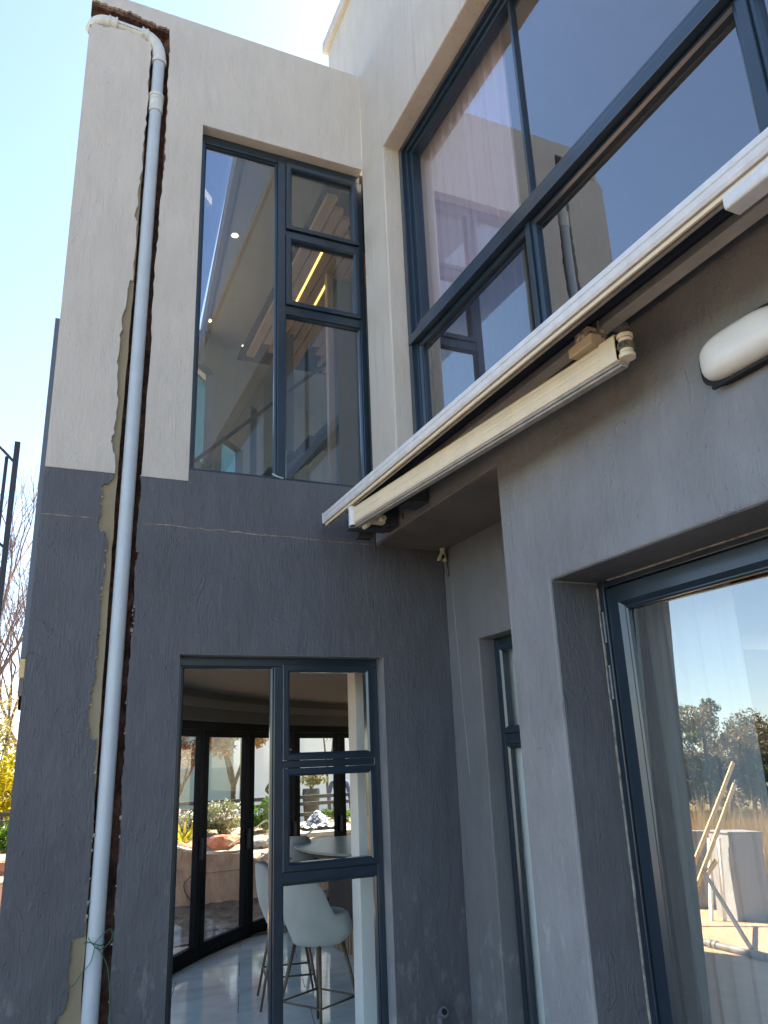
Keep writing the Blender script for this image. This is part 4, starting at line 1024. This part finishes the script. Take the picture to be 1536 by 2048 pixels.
# rail fence
fn = empty('rail_fence', (3, 16, .3), 'dark horizontal rail fence along the garden path', 'fence')
for z in (1.30, 1.17, .97, .80):
    m = MB(); m.box(-7, 9, -.015, .015, z - .335, z - .265); m.build('rail', 'steel', fn, bevel=.003)
for x in range(-7, 10, 2):
    m = MB(); m.box(x + .6, x + .66, .018, .07, -.5, 1.05); m.build('fence_post', 'steel', fn, bevel=.003)
# neighbour building
nb = empty('neighbour_house', (0, 22, 0), 'pale building with tall glass panels beyond the garden', 'building')
m = MB(); m.box(5.45, 16, 0, .3, -.5, 5.2); m.build('wall', 'house_white', nb)
m = MB(); m.box(3.6, 5.17, .10, .14, .0, 4.2); m.build('glass_panel', 'house_glass', nb)
for (x0, x1, mt) in ((3.45, 3.62, 'steel'), (5.17, 5.34, 'house_white'), (5.34, 5.45, 'steel')):
    m = MB(); m.box(x0, x1, 0, .25, -.5, 4.2); m.build('column', mt, nb)
m = MB(); m.box(2.6, 5.45, .0, .3, 4.2, 5.2); m.build('lintel', 'house_white', nb)
m = MB(); m.box(2.6, 3.45, .0, .3, -.5, 4.2); m.build('end_wall', simple('end_wall_paint', (.35, .30, .26), .9), nb)  # end wall in a duller brown than the white front
# ---- vegetation
def leaves(mb, c, rad, n, s, r_, flat=.0, shell=.35, squash=1.0):
    for _ in range(n):
        while True:
            p = Vector((r_.uniform(-1, 1), r_.uniform(-1, 1), r_.uniform(-1, 1)))
            if shell < p.length < 1: break
        p = Vector((p.x * rad[0], p.y * rad[1], p.z * rad[2])) + Vector(c)
        a = Vector((r_.gauss(0, 1), r_.gauss(0, 1), r_.gauss(0, 1) * (1 - flat))).normalized(); b = a.cross(Vector((r_.gauss(0, 1), r_.gauss(0, 1), r_.gauss(0, 1)))).normalized()
        l = s * r_.uniform(.6, 1.4); w = l * .45 * squash
        mb.add([p - a * l * .5, p + b * w * .5, p + a * l * .5, p - b * w * .5], [(0, 1, 2, 3)])
def clumps(mb, c, rad, k, n, s, r_, cs=.35):
    for _ in range(k):
        while True:
            p = Vector((r_.uniform(-1, 1), r_.uniform(-1, 1), r_.uniform(-1, 1)))
            if p.length < 1: break
        q = Vector(c) + Vector((p.x * rad[0], p.y * rad[1], p.z * rad[2])) * .85
        rr = min(rad) * cs * r_.uniform(.6, 1.3); leaves(mb, q, (rr, rr, rr * .8), n, s, r_, shell=0)
def bush(name, c, rad, mat, label, n=1600, s=.07, seed=1, flowers=0, k=26):
    r_ = random.Random(seed); root = empty(name, (c[0], c[1], c[2] - rad[2]), label, 'bush')
    m = MB(); clumps(m, (0, 0, rad[2]), rad, k, n // k, s, r_, .42); m.build('foliage', mat, root, recalc=False)
    m = MB()
    for i in range(7):
        a = r_.uniform(0, 6.28); m.tube([(0, 0, -.05), (rad[0] * .5 * math.cos(a), rad[1] * .5 * math.sin(a), rad[2] * 1.2)], [.02, .006], 5)
    m.build('stem', 'bark', root)
    if flowers:
        m = MB()
        for _ in range(int(flowers * .8)):
            d = Vector((r_.gauss(0, 1), r_.gauss(0, 1) - .5, abs(r_.gauss(0, 1)) * .8)).normalized()
            p = Vector((d.x * rad[0], d.y * rad[1], rad[2] + d.z * rad[2])) * r_.uniform(.9, 1.05)
            leaves(m, p, (.03, .03, .03), 3, .026, r_, shell=0, squash=1.6)
        m.build('blossom', 'petal', root, recalc=False)
    return root
bush('flowering_bush', (3.22, 14.45, 1.10), (.42, .4, .30), 'leaf_olive', 'rounded bush covered in white flowers above the red rock', 3600, .06, 3, 170)
bush('green_bush', (4.05, 14.45, 1.08), (.40, .4, .30), 'leaf_green', 'bright green bush right of the white flowering one', 2600, .06, 4, 12)
bush('flowering_bush', (2.62, 14.6, 1.05), (.24, .3, .22), 'leaf_olive', 'small white flowered bush behind the spiky plant', 900, .05, 6, 60)
bush('green_bush', (-.28, 14.6, .98), (.34, .4, .28), 'leaf_green', 'green bush left of the house corner below the fence', 1800, .06, 7)
bush('yellow_shrub', (-.55, 18.2, 1.5), (.75, .6, 1.0), 'leaf_yellow', 'bright yellow leaved shrub at the left edge of the picture', 5000, .09, 8, k=50)
bush('yellow_shrub', (-.72, 20.5, 2.6), (.7, .6, 1.5), 'leaf_haze', 'olive yellow shrub behind the bright yellow one at the left edge', 2600, .09, 12, k=70)
bush('green_bush', (5.6, 14.9, 1.0), (.45, .3, .16), 'leaf_green', 'low green bush right of the cloth heap', 1200, .05, 14)
# spiky plant
r_ = random.Random(5); ag = MB()
for k in range(34):
    a = r_.uniform(0, 6.28); L = r_.uniform(.35, .62); up = r_.uniform(.35, 1.0); w = .018
    pts = [Vector((math.cos(a) * L * t * (1.1 - up * .5), math.sin(a) * L * t * (1.1 - up * .5), L * up * (t * 1.25 - .55 * t * t * t))) for t in (0, .35, .7, 1)]
    sd_ = Vector((-math.sin(a), math.cos(a), 0))
    vs = []
    for i, p in enumerate(pts): ww = w * (1, 1.1, .7, .05)[i]; vs += [p - sd_ * ww, p + sd_ * ww]
    ag.add(vs, [(0, 1, 3, 2), (2, 3, 5, 4), (4, 5, 7, 6)])
o = ag.build('spiky_plant', 'leaf_yellow', None, recalc=False); o.location = (2.42, 13.75, .76); tag(o, 'spiky yellow green strap leaved plant beside the flowers', 'plant')
# trees
def branch(mb, p, d, L, r, depth, r_, tips, spread=.55, up=.12, seg=4, kids=3, shrink=.68):
    pts = [p]; q = p
    for i in range(seg):
        d = (d + Vector((r_.gauss(0, .10), r_.gauss(0, .10), r_.gauss(0, .08) + up * .25))).normalized(); q = q + d * L / seg; pts.append(q)
    mb.tube(pts, [r * (1 - .45 * i / seg) for i in range(seg + 1)], 6 if r > .015 else 4, False)
    if depth == 0: tips.append(q); return
    if depth <= 2: tips.append(pts[seg // 2 + 1])
    for k in range(kids):
        st_ = pts[-1] if k < 2 else pts[-2]
        nd = (d + Vector((r_.gauss(0, spread), r_.gauss(0, spread), r_.gauss(0, spread * .6) + up))).normalized()
        branch(mb, st_, nd, L * shrink * r_.uniform(.8, 1.15), r * .55, depth - 1, r_, tips, spread, up, seg, kids, shrink)
def tree(name, base, h, r, depth, label, leaf=None, ln=60, ls=.1, lr=.35, seed=1, bark='bark', lean=(0, 0, 1), kids=3, spread=.55, up=.15, shrink=.68, group=None, cat='tree'):
    r_ = random.Random(seed); root = empty(name, base, label, cat, group); m = MB(); tips = []
    branch(m, Vector((0, 0, 0)), Vector(lean).normalized(), h, r, depth, r_, tips, spread, up, 4, kids, shrink)
    m.build('trunk', bark, root, smooth=True)
    if leaf:
        m = MB()
        for p in tips: leaves(m, p, (lr, lr, lr * .75), ln, ls, r_, shell=0)
        m.build('crown', leaf, root, recalc=False)
    return root
tree('bare_tree', (-1.15, 20, .1), 3.3, .14, 5, 'leafless pinkish tree rising behind the steel post at the left edge', None, seed=11, bark='bark_pale', lean=(.10, 0, 1), kids=3, spread=.33, up=.28, shrink=.70)
tree('bare_tree', (-.1, 24, .1), 3.0, .12, 5, 'leafless tree further back, close to the wall corner', None, seed=21, bark='bark_pale', lean=(-.05, 0, 1), kids=3, spread=.36, up=.25, shrink=.70)
tree('bare_tree', (-.75, 17.5, .1), 2.6, .09, 5, 'slim leafless tree between the yellow shrub and the steel posts', None, seed=33, bark='bark_pale', lean=(.02, 0, 1), kids=3, spread=.38, up=.30, shrink=.72)
tree('bare_tree', (-.5, 22, .1), 2.9, .08, 6, 'finely twigged leafless tree furthest back at the left edge', None, seed=52, bark='bark_pale', lean=(.03, 0, 1), kids=3, spread=.42, up=.24, shrink=.70)
# forked tree with golden leaves
gt = empty('golden_tree', (4.24, 18, .3), 'forked tree with dry golden leaves in front of the pale building', 'tree')
m = MB(); r_ = random.Random(9); tips = []
m.tube([(0, 0, 0), (0, 0, .8), (-.01, 0, 1.22)], [.075, .065, .06], 8)
branch(m, Vector((-.01, 0, 1.2)), Vector((-.33, 0, .9)), .75, .042, 3, r_, tips, .5, .1)
branch(m, Vector((-.01, 0, 1.2)), Vector((.42, .1, .8)), .9, .05, 3, r_, tips, .5, .1)
branch(m, Vector((-.01, 0, 1.3)), Vector((.1, .2, 1)), .9, .045, 3, r_, tips, .6, .1)
m.build('trunk', 'bark', gt, smooth=True); m = MB()
for p in tips:
    if p.z > 1.5: leaves(m, p, (.30, .30, .24), 120, .12, r_, shell=0)
m.build('crown', 'leaf_gold', gt, recalc=False)
tree('rust_tree', (3.05, 18.5, .3), 1.0, .09, 4, 'tree with rusty red drooping foliage at the left of the folding doors', 'leaf_rust', 14, .09, .22, seed=17, kids=3, spread=.45, up=.1)
tree('slender_tree', (6.9, 19, .3), 1.6, .05, 3, 'slender tree against the white wall above the potted plant', 'leaf_green', 10, .10, .2, seed=19, lean=(-.12, 0, 1), kids=2)
# pots
for (x, h, lab) in ((5.70, 1.42, 'tall dark pot with a leafy green shrub behind the fence'), (5.02, 1.33, 'tall dark pot standing left of the leafy one')):
    pt = empty('plant_pot', (x, 17, .3), lab, 'plant pot', 'tall pots behind the fence')
    m = MB(); m.tube([(0, 0, 0), (0, 0, (h - .3) * .9), (0, 0, h - .3)], [.12, .19, .18], 16); m.build('pot', 'pot', pt)
    if x > 5.3:
        m = MB(); r_ = random.Random(2)
        for _ in range(18):
            a = r_.uniform(0, 6.28); rr = r_.uniform(.03, .3); m.tube([(0, 0, h - .32), (rr * math.cos(a) * .6, rr * math.sin(a) * .6, h - .1), (rr * math.cos(a), rr * math.sin(a), h + r_.uniform(.0, .2))], [.008, .006, .003], 4)
            leaves(m, (rr * math.cos(a), rr * math.sin(a), h - .1), (.09, .09, .16), 18, .10, r_, shell=0)
        m.build('foliage', 'leaf_olive', pt, recalc=False)

# ---- people behind the fence (mostly hidden by frames)
def person(name, loc_, rz, label, joints, bones, mats, scale=1.0):
    root_me = bpy.data.meshes.new('body')
    names = list(joints); idx = {k: i for i, k in enumerate(names)}
    root_me.from_pydata([joints[k][0] for k in names], [(idx[a], idx[b]) for a, b in bones], [])
    o = bpy.data.objects.new(name, root_me); scene.collection.objects.link(o)
    o.modifiers.new('skin', 'SKIN'); 
    for k in names:
        sv_ = root_me.skin_vertices[0].data[idx[k]]; r = joints[k][1]; sv_.radius = (r, r) if not isinstance(r, tuple) else r
        sv_.use_root = (k == 'pelvis')
    s = o.modifiers.new('sub', 'SUBSURF'); s.levels = 2; s.render_levels = 2
    root_me.materials.append(M[mats]); o.location = loc_; o.rotation_euler = (0, 0, rz); o.scale = (scale,) * 3
    return tag(o, label, 'person')
def pose(arm_r, arm_l):
    j = {'pelvis': ((0, 0, .95), (.15, .11)), 'waist': ((0, 0, 1.10), (.13, .095)), 'chest': ((0, 0, 1.30), (.17, .11)), 'neck0': ((0, 0, 1.46), (.07, .06)), 'neck1': ((0, -.01, 1.53), .052),
         'head0': ((0, -.015, 1.60), (.075, .085)), 'head1': ((0, -.01, 1.68), (.08, .095)), 'head2': ((0, -.005, 1.74), (.055, .065)),
         'shr': ((-.18, 0, 1.42), .058), 'shl': ((.18, 0, 1.42), .058), 'elr': (arm_r[0], .042), 'ell': (arm_l[0], .042), 'wrr': (arm_r[1], .028), 'wrl': (arm_l[1], .028), 'har': (arm_r[2], (.02, .035)), 'hal': (arm_l[2], (.02, .035)),
         'hpr': ((-.09, 0, .88), .095), 'hpl': ((.09, 0, .88), .095), 'knr': ((-.10, -.02, .50), .062), 'knl': ((.10, .0, .50), .062), 'anr': ((-.10, .02, .09), .04), 'anl': ((.11, .03, .09), .04), 'tor': ((-.11, -.13, .04), .035), 'tol': ((.13, -.12, .04), .035)}
    b = [('pelvis', 'waist'), ('waist', 'chest'), ('chest', 'neck0'), ('neck0', 'neck1'), ('neck1', 'head0'), ('head0', 'head1'), ('head1', 'head2'), ('chest', 'shr'), ('chest', 'shl'), ('shr', 'elr'), ('shl', 'ell'), ('elr', 'wrr'), ('ell', 'wrl'), ('wrr', 'har'), ('wrl', 'hal'),
         ('pelvis', 'hpr'), ('pelvis', 'hpl'), ('hpr', 'knr'), ('hpl', 'knl'), ('knr', 'anr'), ('knl', 'anl'), ('anr', 'tor'), ('anl', 'tol')]
    return j, b
j, b = pose(((-.36, .06, 1.20), (-.17, -.06, 1.03), (-.12, -.10, 1.00)), ((.24, 0, 1.15), (.24, -.05, .90), (.24, -.07, .80)))
p1 = person('person', (5.20, 17.5, .22), 0, 'person in dark clothes with a hand on the hip behind the garden fence', j, b, 'shirt_dark')
j, b = pose(((-.24, .02, 1.15), (-.24, -.05, .92), (-.24, -.07, .82)), ((.24, 0, 1.15), (.24, -.05, .92), (.24, -.07, .82)))
p2 = person('person', (6.50, 17.4, .10), 0, 'person in blue clothes standing right of the potted plant', j, b, 'shirt_blue')
for p in (p1, p2):
    bm = bmesh.new(); bmesh.ops.create_icosphere(bm, subdivisions=3, radius=1)
    for v in bm.verts: v.co = Vector((v.co.x * .098, v.co.y * .112 + .012, v.co.z * .105 + 1.70)) if v.co.z > -.25 else Vector((v.co.x * .08, v.co.y * .06 + .05, v.co.z * .09 + 1.69))
    me = bpy.data.meshes.new('hair'); bm.to_mesh(me); bm.free(); me.materials.append(M['hair']); o = bpy.data.objects.new('hair', me); scene.collection.objects.link(o); o.parent = p

# ---- lake side of the terrace (seen mirrored in the glass)
m = MB(); m.box(-.28, .28, -.26, .26, 0, 1.16); m.box(-.30, .30, -.28, .28, 1.16, 1.19)
o = m.build('terrace_pillar', 'concrete', None, bevel=.01); o.location = (-4.88, 9.08, 0); o.rotation_euler = (0, 0, R(16)); tag(o, 'pale grey rendered square pillar at the terrace edge', 'pillar')
m = MB(); m.box(0, 2.6, 0, .16, 0, 1.10); m.box(-.02, 2.62, -.02, .18, 1.10, 1.14)
o = m.build('terrace_wall', 'concrete', None, bevel=.008); o.location = (-5.35, 9.72, 0); o.rotation_euler = (0, 0, R(36)); tag(o, 'low pale terrace wall beyond the pillar', 'wall')
fr = empty('terrace_rail', (-5.2, 8.9, 0), 'rail fence along the lake side of the terrace', 'fence')
for z in (.86, .62, .40, .18):
    m = MB(); m.tube([(-.1, -.1, z), (-2.4, -9.5, z)], .02, 8); m.build('rail', 'concrete', fr)
for k in range(6):
    t_ = k / 5; m = MB(); m.tube([(-.1 - 2.3 * t_, -.1 - 9.4 * t_, 0), (-.1 - 2.3 * t_, -.1 - 9.4 * t_, .9)], .028, 8); m.build('rail_post', 'steel', fr)
# planks and props
for k, (a, b, lab) in enumerate((((-3.32, 9.0, .0), (-4.94, 9.0, 2.174), 'long sawn pine plank leaning up to the left'), ((-3.47, 8.92, .0), (-4.82, 8.92, 1.86), 'shorter sawn pine plank leaning beside the long one'), ((-3.98, 8.88, .62), (-4.2, 8.88, .80), 'short pine offcut nailed to the leaning planks'))):
    a, b = Vector(a), Vector(b); d = (b - a); L = d.length; d.normalize(); s_ = Vector((0, 1, 0)); n_ = d.cross(s_).normalized()
    Mx = Matrix(((d.x, s_.x, n_.x, a.x), (d.y, s_.y, n_.y, a.y), (d.z, s_.z, n_.z, a.z), (0, 0, 0, 1)))
    m = MB(); m.box(0, L, -.012, .012, -.035, .035); o = m.build('plank', 'pine', None, bevel=.002); o.matrix_world = Mx; tag(o, lab, 'plank', 'planks leaning at the terrace edge')
m = MB(); m.tube([(-2.89, 7.33, .03), (-3.99, 8.97, .70)], .026, 10); tag(m.build('steel_prop', 'steel', None), 'dark steel prop slanting up from the paving to the planks', 'prop')
m = MB(); pts = [(-.95 - .34 * i, 7.28 - .33 * i * .9 - .02 * math.sin(i), .04) for i in range(6)]
m.tube([(-2.72, 8.3, .04), (-2.60, 6.5, .04)], .038, 12)
for t_ in (.12, .3, .34, .7, .74): 
    p = Vector((-2.72, 8.3, .04)).lerp(Vector((-2.60, 6.5, .04)), t_); q = Vector((-2.72, 8.3, .04)).lerp(Vector((-2.60, 6.5, .04)), t_ + .03); m.tube([p, q], .048, 12)
o = m.build('scaffold_tube', 'galv', None); smooth_angle(o); tag(o, 'galvanised scaffold tube with couplers lying on the paving', 'scaffold tube')
for k, (x, y) in enumerate(((-4.38, 9.0), (-4.22, 9.1))):
    m = MB(); m.box(-.022, .022, -.022, .022, 0, 1.1); o = m.build('upright_batten', 'house_white', None); o.location = (x, y, 0); o.rotation_euler = (0, R(-3 - 4 * k), 0)
    tag(o, ('white batten standing nearest the pillar' if k == 0 else 'white batten standing further behind the pillar'), 'batten', 'battens beside the pillar')
# reeds
r_ = random.Random(31); m = MB()
for _ in range(16000):
    y = r_.uniform(8.5, 18); x = -6.5 + max(0, y - 9.5) * .12 - r_.random() ** 1.3 * 8.5; h = r_.uniform(1.5, 2.7) + (.5 if r_.random() < .08 else 0); 
    lx, ly = r_.gauss(0, .16), r_.gauss(0, .16); w = r_.uniform(.007, .013); a = r_.uniform(0, 3.14); s_ = Vector((math.cos(a), math.sin(a), 0)) * w
    p0 = Vector((x, y, -1.2)); p1 = p0 + Vector((lx * .4, ly * .4, h * .6)); p2 = p0 + Vector((lx * 1.3, ly * 1.3, h))
    m.add([p0 - s_, p0 + s_, p1 + s_ * .8, p1 - s_ * .8, p2], [(0, 1, 2, 3), (3, 2, 4)])
    if r_.random() < .35:
        q = p0 + Vector((lx * .6, ly * .6, h * .55)); e = q + Vector((r_.gauss(0, .3), r_.gauss(0, .3), r_.uniform(-.1, .25))); m.add([q - s_, q + s_, e], [(0, 1, 2)])
m.build('reed_bed', 'reed', None, recalc=False, kind='stuff')
# far shore
m = MB(); 
m.poly([[(-8.5, 16.5), (-14, 26.5), (-30, 50.5), (-45, 56.5), (-95, 57.5), (-300, 80.5), (-300, 400), (400, 400), (400, 30), (14, 30), (14, 12.6), (-2.8, 12.6)]], lambda a, b, d: (a, b, d), -.55, -1.5); m.build('shore', 'grass', kind='structure')
r_ = random.Random(44)
kinds = [('leaf_dark', 'dark evergreen'), ('leaf_dry', 'dry brown'), ('leaf_olive', 'olive green')]
far = [(-47, 60, 8.5, 1), (-51.5, 62, 7.6, 0), (-56, 64, 9.6, 2), (-60.5, 64, 8.0, 1), (-65, 66, 8.8, 0), (-69.5, 68, 9.2, 1), (-43, 66, 8.0, 2), (-74, 71, 8.5, 0), (-79, 73, 9.5, 1), (-37, 66, 7.5, 1),
       (-58, 61.5, 4.0, 2), (-62.5, 63, 4.6, 1), (-67, 65, 4.8, 2), (-30, 62, 8.0, 0), (-85, 76, 10, 0), (-71, 67, 4.2, 0), (-54, 60.5, 4.0, 1), (-76, 70, 4.8, 1)]
ORD = ['near the middle of the bank', 'second inland from the middle', 'with a broad domed crown', 'thin and ragged topped', 'leaning over the water', 'taller with a split crown', 'nearest the garden and rounded', 'well back to the west', 'furthest but one along the bank', 'close behind the garden trees', 'low and sprawling at the water line', 'low beside the tall domed one', 'low under the split crowned one', 'rightmost and nearest the house', 'very last along the bank', 'low, dark and dense at the water', 'shrubby, nearest the camera', 'shrubby, far along the bank']
for i, (x, y, h, k) in enumerate(far):
    y = 58.5 + (i * 37 % 10) * .55 if h > 5 else 58.2
    h *= 1.4
    root = empty('shore_tree', (x, y, -.6), 'tree', 'tree', 'trees on the far lake shore')
    root['label'] = '%s tree on the far lake shore, %s' % (kinds[k][1], ORD[i])
    m = MB(); m.tube([(0, 0, 0), (.1, 0, h * .4), (r_.uniform(-.4, .4), 0, h * .75)], [.25, .18, .07], 6)
    for q in range(5):
        a = r_.uniform(0, 6.28); m.tube([(.05, 0, h * .3), (math.cos(a) * h * .25, math.sin(a) * h * .25, h * .7)], [.10, .03], 5)
    m.build('trunk', 'bark', root)
    m = MB()
    for q in range(26):
        a = r_.uniform(0, 6.28); rr = h * .36 * math.sqrt(r_.random()); zz = h * (.28 + .62 * r_.random() * (1 - .3 * (rr / (h * .36)) ** 2)); cr = h * r_.uniform(.07, .14)
        leaves(m, (rr * math.cos(a), rr * math.sin(a), zz), (cr, cr, cr * .75), 150, .38, r_, shell=.2)
    m.build('crown', kinds[k][0], root, recalc=False)
m = MB()
for q in range(160):
    t_ = r_.random(); x = -32 - 60 * t_ + r_.uniform(-2, 2); y = 57.5 + r_.uniform(0, 6); cr = r_.uniform(1.0, 2.0)
    leaves(m, (x, y, .2 + r_.uniform(0, 1.4)), (cr, cr, cr * .8), 60, .45, r_, shell=.1)
m.build('shore_scrub', 'leaf_dry', None, recalc=False, kind='stuff')
bpy.context.view_layer.update()
